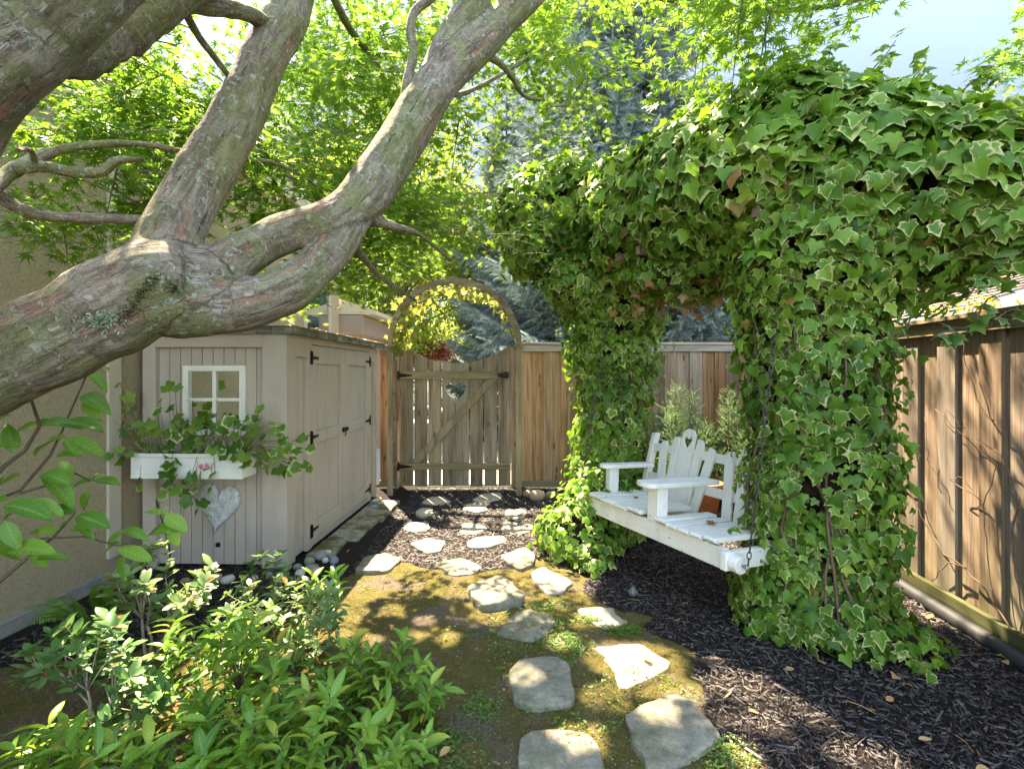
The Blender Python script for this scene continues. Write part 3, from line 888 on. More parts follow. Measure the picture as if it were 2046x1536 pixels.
# heart plaque
t = NT('cast_plaque'); n = t.noise(t.obj(), 18, 4, 0.6, 1.6); k = t.vor(t.obj(), 22, 'SMOOTH_F1')
t.bsdf(t.mix(n, (0.62, 0.63, 0.64), (0.46, 0.48, 0.49)), 0.6, t.bump(t.math('ADD', n, t.math('MULTIPLY', k, 0.4)), 1.0, 0.03), spec=0.4)
hp = []
for k in range(48):
    a = 2 * math.pi * k / 48
    hx = 16 * math.sin(a) ** 3; hz = 13 * math.cos(a) - 5 * math.cos(2 * a) - 2 * math.cos(3 * a) - math.cos(4 * a)
    hp.append((hx / 32 * .315, hz / 29 * .36))
hp = hp[::-1]
m = MB(); nring = len(hp)
vs, fs = [], []
for sc_, y in ((1.0, 0), (1.0, -.018), (.96, -.028), (.85, -.034), (.6, -.038), (.3, -.040)):
    for u, v in hp: vs.append((u * sc_, y, v * sc_))
vs.append((0, -.041, 0))
for i in range(5):
    for k in range(nring):
        k2 = (k + 1) % nring; fs.append((i * nring + k, (i + 1) * nring + k, (i + 1) * nring + k2, i * nring + k2))
for k in range(nring): fs.append((5 * nring + k, 6 * nring, 5 * nring + (k + 1) % nring))
m.add(vs, fs)
hpo = m.build('heart_plaque', t.m, smooth=True)
hpo.matrix_world = shed.matrix_basis @ Matrix.Translation((-.505, -.006, .47)) @ Matrix.Rotation(R(6), 4, 'Y')
tag(hpo, 'grey cast heart plaque hanging under the planter box', 'plaque')
# cable
m = MB()
Ms = shed.matrix_basis
m.tube([Ms @ Vector(p) for p in ((-1.02, -.03, .73), (-1.0, -.03, .60), (-.95, -.03, .42), (-.90, -.035, .28), (-.86, -.04, .12), (-.84, -.06, .0))], .005, 8)
tag(m.build('cable', M['cable'], smooth=True), 'thin black cable running down the shed front from the planter box', 'cable')

# ------------------------------------------------------------------ house
house = empty('house', (-2.80, 3.73, 0), -math.atan(.032), 'tan stucco house behind the shed, with overhanging eave', 'house')
m = rail_mb((-3.5, 0, -5.2, 4.0, -.2, 3.55)); m.build('wall', M['stucco'], house)
m = rail_mb((.0008, .022, -.27, -.16, .16, 3.55)); m.build('trim_board', M['trim'], house, bevel=.004)
m = rail_mb((.0008, .03, -5.2, -.0, -.1, .075)); m.build('plinth', stonemat('plinth_concrete', (0.33, 0.32, 0.30), (0.22, 0.21, 0.20)), house, bevel=.006)
m = MB(); m.box(-3.6, .10, -5.3, 4.1, 3.56, 3.60); m.box(.101, .12, -5.3, 4.1, 3.50, 3.72)
m.build('eave', M['eave'], house, bevel=.004)
m = MB(); m.prism([(.15, 3.725), (.15, 3.76), (-3.8, 5.2), (-3.8, 5.1)], (0, -5.35, 0), (1, 0, 0), (0, 0, 1), (0, 9.5, 0)); m.build('roof', M['shingle'], house)
w = empty('window', (0, 0, 0)); w.parent = house
m = rail_mb((.001, .03, 2.75, 2.83, 1.45, 2.75), (.001, .03, 3.55, 3.63, 1.45, 2.75), (.001, .03, 2.83, 3.55, 2.67, 2.75), (.001, .03, 2.83, 3.55, 1.45, 1.53)); m.build('frame', M['trim'], w, bevel=.004)
m = rail_mb((.0008, .008, 2.83, 3.55, 1.53, 2.67)); m.build('pane', plain('window_glass', (0.75, 0.8, 0.85), 0.03, 1.0), w)
porch = MB(); porch.box(-2.0, .35, 4.05, 6.4, 2.05, 2.35); porch.build('porch_beam', M['stucco2'], house, bevel=.01)
m = MB(); m.box(-.12, .28, 5.9, 6.3, -.1, 1.95); m.box(-.17, .33, 5.85, 6.35, 1.95, 2.045); m.build('porch_column', M['stucco2'], house, bevel=.01)
m = MB(); m.prism([(-2.2, 2.36), (.55, 2.36), (.55, 2.42), (-2.2, 3.3)], (0, 4.05, 0), (1, 0, 0), (0, 0, 1), (0, 2.6, 0)); m.build('porch_roof', M['eave'], house)

# ------------------------------------------------------------------ houses beyond the fences
n1 = empty('neighbour_house', (-3.2, 24, 0), 0, 'white garage and house seen through the gate arch', 'house')
wmat = painted('white_siding', (0.74, 0.71, 0.68), 0.15, 0.7)
m = rail_mb((-9, 5.0, 0, 6, -.1, 2.6)); m.build('wall', wmat, n1)
m = MB(); m.prism([(-9.5, 2.6), (5.5, 2.6), (5.5, 2.75), (-9.5, 2.75)], (0, -.6, 0), (1, 0, 0), (0, 0, 1), (0, .5, 0)); m.build('fascia', wmat, n1)
m = MB(); m.prism([(-.6, 2.755), (3, 4.3), (6.6, 2.755)], (-9.5, 0, 0), (0, 1, 0), (0, 0, 1), (15, 0, 0)); m.build('roof', wood('pale_shingle', [(0.30, 0.28, 0.26), (0.40, 0.38, 0.36), (0.5, 0.48, 0.45)], knots=False), n1)
m = MB()
for k in range(4): m.box(-1.2, 3.4, -.03, -.002, .05 + k * .53, .56 + k * .53)
m.build('garage_door', painted('garage_door_paint', (0.80, 0.78, 0.76), 0.1, 0.5), n1, bevel=.01)
n2 = empty('neighbour_house', (8.0, 8.5, 0), R(-8), 'house with pinkish tiled roof beyond the weathered fence', 'house')
m = rail_mb((0, 7, 0, 9, -.1, 2.5)); m.build('wall', M['stucco2'], n2)
m = MB()
for k in range(22):
    a = Vector((-.7 + k * .2, 0, 2.45 + k * .085))
    m.obox(a + Vector((.1, 4.3, .05)), (.108, 0, .03), (0, 5, 0), (-.006, 0, .016))
m.build('roof', wood('tile_roof', [(0.16, 0.11, 0.095), (0.23, 0.175, 0.155), (0.29, 0.23, 0.21)], knots=False), n2)
w = empty('window'); w.parent = n2; 
m = rail_mb((-.02, -.001, 1.5, 2.6, 1.0, 2.2)); m.build('frame', M['white2'], w)
m = rail_mb((-.024, -.0205, 1.6, 2.5, 1.1, 2.1)); m.build('pane', plain('dark_glass', (0.05, 0.06, 0.07), 0.05), w)

# ------------------------------------------------------------------ porch swing
uu = Vector((.422, -.906, .006)).normalized()
vv = Vector((.906, .422, -.050)); vv = (vv - uu * vv.dot(uu)).normalized()
ww_ = uu.cross(vv)
swing = empty('porch_swing', (0, 0, 0), 0, 'white wooden two seat porch swing hanging between the ivy pillars', 'porch swing')
swing.matrix_world = Matrix(((uu.x, vv.x, ww_.x, .607), (uu.y, vv.y, ww_.y, 3.99), (uu.z, vv.z, ww_.z, .42), (0, 0, 0, 1)))
BL = 1.36
m = rail_mb((0, BL, -.02, .02, -.06, .055)); m.build('front_beam', M['white'], swing, bevel=.004)
m = rail_mb((0, BL, .50, .54, -.06, .03)); m.build('rear_beam', M['white'], swing, bevel=.004)
for u in (-.046, BL + .004):
    m = rail_mb((u, u + .042, -.055, .62, -.05, .05)); m.build('end_beam', M['white'], swing, bevel=.005)
for v in (0.0, .56):
    for u, s in ((BL + .047, 1), (-.047, -1)):
        m = MB(); m.tube([(u, v, -.005), (u + s * .055, v, -.005)], .048, 24)
        m.build('end_disc', M['white'], swing, bevel=.004)
for v in (0.0, .56):
    for u, s in ((BL + .103, 1), (-.103, -1)):
        m = MB()
        m.tube([(u, v, -.005), (u + s * .022, v, -.005)], .006, 8)
        m.tube([(u + s * .03 + .014 * math.cos(2 * math.pi * k / 12), v, -.005 + .014 * math.sin(2 * math.pi * k / 12)) for k in range(13)], .004, 6, cap=False)
        m.build('eye_bolt', M['steel'], swing, smooth=True)
def seat(u0, n, w):
    m = MB()
    for k in range(n):
        ua = u0 + k * (w + .019)
        sag = .016 * math.cos((k / (n - 1) - .5) * math.pi) + random.uniform(-.003, .003)
        pts = [(-.045, .002), (-.055, .016), (-.045, .030), (.41, .030), (.41, .0)]
        m.prism(pts, (ua, 0, .058 + .014 - sag), (0, 1, 0), (0, 0, 1), (w, 0, 0), grain='v')
    return m.build('seat_slats', M['white'], swing, bevel=.003)
seat(.075, 4, .138); seat(.83, 5, .083)
m = rail_mb((.04, .72, .37, .405, .0, .057), (.81, 1.34, .37, .405, .0, .057)); m.build('seat_support', M['white'], swing, bevel=.003)
def armrest(u0, w, post_w, v0=-.10, v1=.50, vp=-.03):
    pts = [(u0, v1)] + [(u0 + w / 2 - w / 2 * math.cos(a), v0 - .05 * math.sin(a)) for a in [math.pi * k / 8 for k in range(9)]] + [(u0 + w, v1)]
    m = MB(); m.prism(pts, (0, 0, .285), (1, 0, 0), (0, 1, 0), (0, 0, .03)); m.build('armrest', M['white'], swing, bevel=.005)
    m = rail_mb((u0 + w / 2 - post_w / 2, u0 + w / 2 + post_w / 2, vp, vp + .085, .056 if vp < 0 else .02, .284)); m.build('arm_post', M['white'], swing, bevel=.005)
armrest(.03, .11, .06, .10, .54, .12); armrest(.70, .17, .10, -.08, .47)
# backs
lean = R(13)
def back(uc):
    hs = 0.0
    base_v, base_w = .52, -.02
    ew = Vector((0, math.sin(lean), math.cos(lean))); en = Vector((0, math.cos(lean), -math.sin(lean))) * .022
    for k in range(-2, 3):
        fan = k * R(4.5)
        eu2 = Vector((math.cos(fan), 0, 0)) - ew * math.sin(fan)
        ew2 = ew * math.cos(fan) + Vector((math.sin(fan), 0, 0))
        m = MB()
        org = Vector((uc + k * .088, base_v, base_w)) + (Vector((0, .004, 0)) if k % 2 else Vector((0, 0, 0)))
        if k == 0:
            w, h = .068, .66
            hh = [(x, .50 + z) for x, z in half_heart(.043, .10)]
            top = [(w * math.cos(a), h - .07 + .07 * math.sin(a)) for a in [math.pi / 2 * i / 6 for i in range(7)]]
            right = [(0, 0), (w, 0)] + top + hh + [(0, .50)]
            right = right[:-1]
            m.prism(right, org, eu2, ew2, en)
            leftp = [(-x, z) for x, z in right][::-1]
            m.prism(leftp, org, eu2, ew2, en)
        else:
            w = .037; h = .585 - .045 * (abs(k) - 1); s = 1 if k > 0 else -1
            top = [(s * w, h - .06), (s * w * .6, h - .015), (0, h), (-s * w, h)]
            poly = [(-w, 0), (w, 0)] + (top if s > 0 else top[::-1])
            if s < 0: poly = [(-w, 0), (w, 0), (w, h), (0, h), (-w * .6, h - .015), (-w, h - .06)]
            m.prism(poly, org, eu2, ew2, en)
        m.build('back_slat', M['white'], swing, bevel=.003)
back(.384); back(1.056)
for w_ in (.16, .40):
    m = MB(); vv0 = .545 + w_ * math.tan(lean) + .012
    m.box(-.06, 1.42, vv0, vv0 + .035, w_, w_ + .065); m.build('back_rail', M['white'], swing, bevel=.004)
for u in (-.05, 1.36):
    m = MB(); m.obox((u + .02, .625, .25), (.022, 0, 0), (0, .03, 0), (0, .07, .30)); m.build('back_stile', M['white'], swing, bevel=.004)
SW = swing.matrix_world.copy()
# chains up to the arbor beam
def chain(p0, p1):
    p0, p1 = Vector(p0), Vector(p1)
    d = p1 - p0; L_ = d.length; d.normalize()
    a = d.cross(Vector((0.3, 0.9, 0.1))).normalized(); b = d.cross(a)
    m = MB(); k = 0; s = 0.0; ll = .034
    while s < L_:
        e = a if k % 2 else b
        c = p0 + d * (s + ll / 2)
        m.tube([c + d * (ll * .62 * math.cos(2 * math.pi * i / 10)) + e * (.0105 * math.sin(2 * math.pi * i / 10)) for i in range(11)], .0032, 5, cap=False)
        s += ll * .98; k += 1
    o = m.build('chain', M['rust'], None, smooth=True)
    o.parent = swing; o.matrix_parent_inverse = SW.inverted()
for v in (0.0, .56):
    for u in (BL + .14, -.14):
        p = SW @ Vector((u, v, .01))
        q = SW @ Vector((u * .97 + .02, .30, 0)); chain(p, (q.x, q.y, 2.02))
# ------------------------------------------------------------------ leaf shapes
def fan(outline, c=(0, .4), inner=None, cupx=0.0, droop=0.0):
    """triangulated leaf from an outline; returns verts, tris, edge weight"""
    o = np.array(outline, float); n = len(o); c = np.array(c)
    v = [[c[0], c[1], 0]]; e = [0.0]; t = []
    rings = [inner, 1.0] if inner else [1.0]
    for s in rings:
        for p in o:
            q = c + (p - c) * s
            v.append([q[0], q[1], 0]); e.append(1.0 if s == 1.0 else 0.42)
    for k in range(n): t.append([0, 1 + k, 1 + (k + 1) % n])
    if inner:
        for k in range(n):
            a, b = 1 + k, 1 + (k + 1) % n
            t += [[a, a + n, b + n], [a, b + n, b]]
    v = np.array(v)
    v[:, 2] = cupx * np.abs(v[:, 0]) ** 1.3 - droop * np.maximum(v[:, 1], 0) ** 2
    return v, np.array(t), np.array(e)
def mirror(h):
    return h + [(-x, y) for x, y in h[::-1] if abs(x) > 1e-6]
IVY = fan(mirror([(0, .06), (.17, -.10), (.47, -.06), (.40, .14), (.70, .42), (.33, .48), (.20, .72), (0, 1.06)]), (0, .30), .76, -.35, .30)
IVY2 = fan(mirror([(0, .05), (.20, -.09), (.45, -.01), (.42, .18), (.58, .42), (.35, .50), (.20, .74), (0, .98)]), (0, .32), .78, .35, .30)
def star(lobes, sinus):
    pts = []
    h = []
    for i, (a, l, wd) in enumerate(lobes):
        h.append((a, l))
        if i < len(lobes) - 1:
            a2 = lobes[i + 1][0]
            h.append(((a + a2) / 2, sinus))
    h.append((180, .05))
    half = [(l * math.sin(R(a)), l * math.cos(R(a))) for a, l in h]
    return mirror(half[:-1] + [(0, -.05)])
MAPLE = fan(star([(0, 1.0, 0), (36, .92, 0), (72, .74, 0), (110, .46, 0)], .27), (0, .02), None, -.10, .12)
def blade(w, stations=6, fold=.25, curl=.25, tipw=.9):
    ys = np.linspace(0, 1, stations)
    wd = w * np.sin(np.pi * ys ** tipw) ** .8
    wd[0] = w * .12; wd[-1] = 0
    v, e = [], []
    for y, x in zip(ys, wd):
        z = -curl * y * y
        v += [[0, y, z], [-x, y, z + fold * x], [x, y, z + fold * x]]; e += [0, 1, 1]
    t = []
    for i in range(stations - 1):
        a, b = i * 3, i * 3 + 3
        t += [[a, b, b + 1], [a, b + 1, a + 1], [a, a + 2, b + 2], [a, b + 2, b]]
    return np.array(v), np.array(t), np.array(e, float)
BLADE = blade(.165, 7, .45, .35); BLADE_W = blade(.25, 8, .35, .38); BLADE_S = blade(.22, 5, .2, .1)
def scallop():
    pts = []
    for k in range(28):
        a = 2 * math.pi * k / 28
        l = .5 * (1 + .13 * math.cos(5 * (a)) + .07 * math.cos(14 * a))
        if abs(a - math.pi) < .25: l *= .45
        pts.append((l * math.sin(a), .25 + l * math.cos(a)))
    return pts
GERA = fan(scallop(), (0, .05), .72, .22, .1)
OVAL = fan([(0, 0), (.18, .2), (.24, .5), (.14, .82), (0, 1), (-.14, .82), (-.24, .5), (-.18, .2)], (0, .5), None, .2, .2)

def unit(a): return a / (np.linalg.norm(a, axis=-1, keepdims=True) + 1e-12)
def leaves(name, tpl, P, D, Nn, S, mat, parent=None, rnd=None, kind=None):
    """one mesh of leaves: base points P, tip directions D, face normals Nn, lengths S"""
    P, D, Nn, S = map(np.asarray, (P, D, Nn, S))
    tv, tt, te = tpl
    D = unit(D); X = unit(np.cross(D, Nn)); Z = np.cross(X, D)
    n = len(P)
    bend = rng.uniform(.6, 1.5, (n, 1)); wid = rng.uniform(.85, 1.15, (n, 1))
    tw = rng.normal(0, .18, (n, 1))
    lx = tv[None, :, 0] * wid; ly = np.repeat(tv[None, :, 1], n, 0); lz = tv[None, :, 2] * bend + tw * tv[None, :, 0] * tv[None, :, 1]
    V_ = P[:, None, :] + S[:, None, None] * (lx[..., None] * X[:, None, :] + ly[..., None] * D[:, None, :] + lz[..., None] * Z[:, None, :])
    T_ = (tt[None] + (np.arange(n) * len(tv))[:, None, None]).reshape(-1, 3)
    rnd = rng.random(n) if rnd is None else rnd
    o = mesh_np(name, V_.reshape(-1, 3), T_, {'rnd': np.repeat(rnd, len(tv)), 'edge': np.tile(te, n), 'luv': np.tile(np.stack([tv[:, 1] * 1.0 - np.abs(tv[:, 0]) * .9, tv[:, 0] * 0, tv[:, 0] * 0], 1), (n, 1))}, mat, parent, smooth=True)
    if kind: o['kind'] = kind
    return o

# places on the ground where the photograph has sun: gaps in the maple canopy
lit = []
for (px, py, a, b) in [(960, 1050, .75, .42), (860, 1040, .3, .3), (1040, 1035, .35, .4), (1265, 1325, .20, .15), (1330, 1300, .08, .08), (1200, 1235, .11, .07), (1210, 1400, .08, .06),
                       (1360, 1395, .07, .04), (1470, 1375, .14, .07), (1660, 1435, .10, .05), (1655, 1395, .06, .04), (1320, 1450, .05, .04), (1160, 1480, .07, .05), (1290, 1370, .11, .07), (930, 1135, .05, .03), (905, 1120, .03, .02), (1110, 1150, .035, .03), (1040, 1115, .03, .03),
                       (1400, 1300, .07, .06), (1180, 1180, .06, .05), (1560, 1410, .07, .03), (1740, 1520, .10, .05), (905, 1185, .09, .03), (990, 1240, .03, .03), (1540, 1450, .04, .05),
                       (795, 1110, .05, .1), (740, 1160, .06, .12), (690, 1210, .06, .12), (1130, 1290, .04, .04), (1060, 1370, .04, .03), (1130, 1050, .15, .2)]:
    g_ = gp(px, py); lit.append((g_.x, g_.y, a, b))
lit += [(-.99, 2.75, .07, .5), (-.98, 2.1, .06, .5), (-.99, 3.4, .07, .4), (-1.0, 4.1, .09, .5), (-1.66, 2.62, .30, .48), (-1.40, 2.2, .16, .3), (-1.3, 2.75, .16, .25)] + [(random.uniform(-1.0, -.05), random.uniform(2.6, 4.0), random.uniform(.015, .05), random.uniform(.01, .035)) for _ in range(22)] + [(random.uniform(-.2, 2.2), random.uniform(1.7, 3.6), random.uniform(.0, .04), random.uniform(.0, .03)) for _ in range(26)] + [(-1.5, 3.0, .1, .2), (1.1, 2.9, .2, .3)]
def sun_open(P):
    k = P[:, 2] / SUN.z
    gx_ = P[:, 0] - SUN.x * k; gy_ = P[:, 1] - SUN.y * k
    ok = np.ones(len(P), bool)
    for (x, y, a, b) in lit:
        ok &= ((gx_ - x) / (a + .055)) ** 2 + ((gy_ - y) / (b + .055)) ** 2 > 1
    return ok

# ------------------------------------------------------------------ arbor and its ivy
arbor = empty('swing_arbor', (1.3, 3.75, 0), 0, 'timber arbor holding the swing, hidden inside the ivy', 'arbor')
CA, CB = Vector((.92, 4.62, 0)), Vector((1.76, 2.92, 0))
ua = (CB - CA).normalized(); va = Vector((-ua.y, ua.x, 0))
org = Vector((1.3, 3.75, 0))
for c in (CA, CB):
    for s in (-1, 1):
        p = c + va * (.22 * s) - org
        m = MB(); m.obox(p + Vector((0, 0, 1.1)), ua * .045, va * .045, (0, 0, 1.1)); m.build('post', M['gate'], arbor)
for s in (-1, 1):
    m = MB(); m.obox((CA + CB) / 2 + va * .26 * s - org + Vector((0, 0, 2.22)), ua * 1.25, va * .02, (0, 0, .07)); m.build('beam', M['gate'], arbor)
m = MB()
for k in range(9): m.obox(CA + (CB - CA) * (k / 8) - org + Vector((0, 0, 2.32)), ua * .02, va * .5, (0, 0, .03))
m.build('rafters', M['gate'], arbor)

blobs = []
def blob(x, y, z, rx, ry, rz): blobs.append((np.array([x, y, z]), np.array([rx, ry, rz])))
for z, r in ((.15, .40), (.5, .36), (.9, .35), (1.3, .35), (1.65, .37), (2.0, .44)): blob(CA.x, CA.y, z, r, r, .38)
for z, r in ((.12, .42), (.45, .39), (.85, .38), (1.25, .38), (1.6, .40), (1.95, .46)): blob(CB.x + .01, CB.y, z, r * .95, r * .93, .38)
blob(.50, 4.05, .10, .30, .28, .26); blob(.72, 4.2, .25, .34, .30, .34); blob(.62, 3.72, .02, .14, .18, .12)
blob(1.74, 2.66, .10, .26, .20, .18); blob(1.95, 2.66, .04, .28, .20, .12)
# roof of ivy along the arbor
for (x, y, z, rx, ry, rz) in [(.22, 4.75, 2.90, .38, .5, .40), (.55, 4.70, 2.88, .55, .55, .52), (.95, 4.55, 2.72, .60, .55, .52), (1.15, 4.0, 2.68, .60, .60, .56), (1.42, 3.5, 2.66, .62, .60, .58),
                              (1.62, 3.05, 2.62, .60, .55, .56), (1.88, 2.75, 2.50, .50, .48, .48), (2.12, 2.58, 2.36, .40, .42, .36), (2.34, 2.45, 2.22, .28, .34, .26), (.16, 4.5, 2.52, .22, .35, .22), (.55, 4.35, 2.26, .33, .3, .24),
                              (.85, 4.4, 2.15, .4, .35, .3), (1.3, 3.7, 2.2, .42, .4, .2), (1.75, 2.80, 2.12, .44, .42, .40), (2.05, 2.66, 2.04, .26, .28, .22)]: blob(x, y, z, rx, ry, rz)
def sample_blobs(n_per_m2, grow=1.0, cull=.93):
    Ps, Ns = [], []
    for i, (c, r) in enumerate(blobs):
        rr = r * grow
        A_ = 4 * np.pi * ((((rr[0] * rr[1]) ** 1.6 + (rr[0] * rr[2]) ** 1.6 + (rr[1] * rr[2]) ** 1.6) / 3) ** (1 / 1.6))
        n = int(A_ * n_per_m2)
        u = unit(rng.normal(size=(n, 3)))
        p = c + u * rr; nn = unit(u / rr)
        ok = p[:, 2] > .01
        for j, (c2, r2) in enumerate(blobs):
            if j != i: ok &= (((p - c2) / (r2 * grow * cull)) ** 2).sum(1) > 1
        Ps.append(p[ok]); Ns.append(nn[ok])
    return np.concatenate(Ps), np.concatenate(Ns)
ivy = empty('ivy', (1.3, 3.75, 0), 0, 'variegated ivy smothering the swing arbor, hanging down both pillars', 'ivy')
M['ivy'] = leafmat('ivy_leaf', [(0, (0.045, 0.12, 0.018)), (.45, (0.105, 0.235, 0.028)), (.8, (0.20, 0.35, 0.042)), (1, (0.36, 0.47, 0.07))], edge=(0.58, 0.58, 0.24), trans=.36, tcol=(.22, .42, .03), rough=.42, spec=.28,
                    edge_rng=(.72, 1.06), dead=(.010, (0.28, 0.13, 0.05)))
def ivy_layer(dens, grow, jit, smin, smax, tpl):
    p, n = sample_blobs(dens, grow)
    lump = vnoise(p * 3.1, 21) * .06 + vnoise(p * 8, 22) * .03
    dens_n = vnoise(p * 4.3, 23)
    k = (dens_n + rng.normal(0, .35, len(p))) > -.62
    p, n, lump = p[k], n[k], lump[k]
    p = p + n * (lump + rng.normal(0, jit, len(p)))[:, None]
    # facing out and up towards the light, tips hanging
    nn = unit(n + np.array([0, 0, .55]) + rng.normal(0, .38, p.shape))
    dn = np.array([0, 0, -1.0]) + rng.normal(0, .45, p.shape) + n * .35
    d = dn - nn * (dn * nn).sum(1, keepdims=True)
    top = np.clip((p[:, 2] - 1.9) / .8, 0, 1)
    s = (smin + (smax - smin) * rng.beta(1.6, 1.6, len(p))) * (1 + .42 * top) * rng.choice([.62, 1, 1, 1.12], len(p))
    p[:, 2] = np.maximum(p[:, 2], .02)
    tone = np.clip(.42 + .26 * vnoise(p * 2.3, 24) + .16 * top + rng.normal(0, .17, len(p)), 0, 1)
    return p - unit(d) * s[:, None] * .4 - org_np, d, nn, s, tone
org_np = np.array([1.3, 3.75, 0])
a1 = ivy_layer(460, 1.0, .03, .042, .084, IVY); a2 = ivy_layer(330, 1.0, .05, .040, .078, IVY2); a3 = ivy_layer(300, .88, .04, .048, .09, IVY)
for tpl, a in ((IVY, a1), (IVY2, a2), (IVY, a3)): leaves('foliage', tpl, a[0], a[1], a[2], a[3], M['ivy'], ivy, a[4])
pd_ = np.array([1.22, 3.88, 2.06]) + rng.normal(0, 1, (80, 3)) * [.22, .32, .10]
leaves('dead_foliage', IVY, pd_ - org_np, rng.normal(0, .6, (80, 3)) + [0, 0, -1], rng.normal(0, 1, (80, 3)) + [-.4, -.5, 0], rng.uniform(.045, .08, 80), leafmat('dead_ivy_leaf', [(0, (0.16, 0.08, 0.035)), (1, (0.36, 0.20, 0.10))], trans=.2, tcol=(.4, .2, .06)), ivy)
# solid dark cores inside: stems, with deep shade put into their colour
M['shade_core'] = plain('ivy_stem_shade_core', (0.045, 0.030, 0.018), .9, 0, .8, .6, 30)
M['vine'] = plain('ivy_vine', (0.16, 0.105, 0.065), .8, 0, .6, .4, 25)
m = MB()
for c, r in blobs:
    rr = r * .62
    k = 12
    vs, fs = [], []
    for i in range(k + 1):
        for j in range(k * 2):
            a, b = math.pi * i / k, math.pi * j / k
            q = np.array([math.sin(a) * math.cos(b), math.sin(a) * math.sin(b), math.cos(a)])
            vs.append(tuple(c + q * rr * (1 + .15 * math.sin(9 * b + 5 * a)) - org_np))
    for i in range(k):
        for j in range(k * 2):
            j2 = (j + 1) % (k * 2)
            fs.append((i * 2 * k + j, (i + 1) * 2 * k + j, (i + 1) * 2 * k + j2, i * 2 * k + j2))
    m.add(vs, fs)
m.build('stem_shade_core', M['shade_core'], ivy)
m = MB()
for c, rad in ((CA, .33), (CB, .36)):
    for k in range(16):
        a = random.uniform(0, 2 * math.pi); pts = []
        for i in range(12):
            z = i * .2
            a += random.gauss(0, .18)
            rr = rad * random.uniform(.85, 1.02)
            pts.append(Vector((c.x + rr * math.cos(a), c.y + rr * math.sin(a), z)) - org)
        m.tube(pts, [.009 - .0004 * i for i in range(12)], 6)
for k in range(90):
    c, r = blobs[random.randrange(18, len(blobs))]
    u0 = unit(rng.normal(size=3)); pts = []
    for i in range(7):
        u0 = unit(u0 + rng.normal(0, .18, 3)); q = c + u0 * r * (.78 + .05 * i * random.random()) - org_np
        pts.append(Vector(q))
    m.tube(pts, [.006] * 7, 5)
m.build('vine_stems', M['vine'], ivy, smooth=True)
# long shoots standing out of the top
sp, sd, sn, ss = [], [], [], []
shoots = [(1490, 175, 1500, 60, 3.1), (1560, 165, 1540, 90, 3.0), (1400, 190, 1350, 165, 3.5), (1700, 175, 1790, 70, 2.7), (1640, 160, 1660, 85, 2.8), (1800, 170, 1850, 110, 2.6), (1900, 190, 1975, 120, 2.4), (1990, 260, 2040, 215, 2.3),
          (1230, 260, 1200, 195, 4.2), (1100, 320, 1060, 290, 4.6), (1290, 215, 1310, 170, 4.0), (1950, 600, 2010, 560, 2.35), (1180, 270, 1150, 235, 4.4), (1930, 560, 2060, 470, 2.2), (1930, 400, 2040, 340, 2.2), (1030, 340, 1000, 360, 4.7), (1860, 640, 1960, 640, 2.45), (1980, 610, 2080, 600, 2.3)]
for (xa, ya, xb, yb, Y) in shoots:
    A_, B_ = at(xa, ya + 40, Y + .1), at(xb, yb, Y)
    pts = [A_ + (B_ - A_) * (i / 5) + Vector((0, 0, .03 * math.sin(i))) for i in range(6)]
    m = MB(); m.tube([q - org for q in pts], [.005, .0045, .004, .0035, .003, .002], 5); m.build('shoot', M['vine'], ivy)
    n = int((B_ - A_).length / .028) + 3
    for i in range(n):
        tt_ = random.uniform(.1, 1)
        q = np.array(A_ + (B_ - A_) * tt_)
        dd = unit(rng.normal(0, 1, 3) + np.array([0, -.2, -.5])); nn_ = unit(rng.normal(0, .5, 3) + np.array([0, -.4, 1]))
        sp.append(q + dd * .02 - org_np); sd.append(dd - nn_ * (dd @ nn_)); sn.append(nn_); ss.append(random.uniform(.05, .095) * min(1, Y / 2.8))
M['ivy_shoot'] = leafmat('ivy_shoot_leaf', [(0, (0.06, 0.16, 0.03)), (1, (0.16, 0.30, 0.05))], edge=(.48, .52, .24), trans=.35, tcol=(.25, .42, .05), rough=.4, edge_rng=(.70, .95))
leaves('shoot_leaves', IVY, sp, sd, sn, ss, M['ivy_shoot'], ivy)

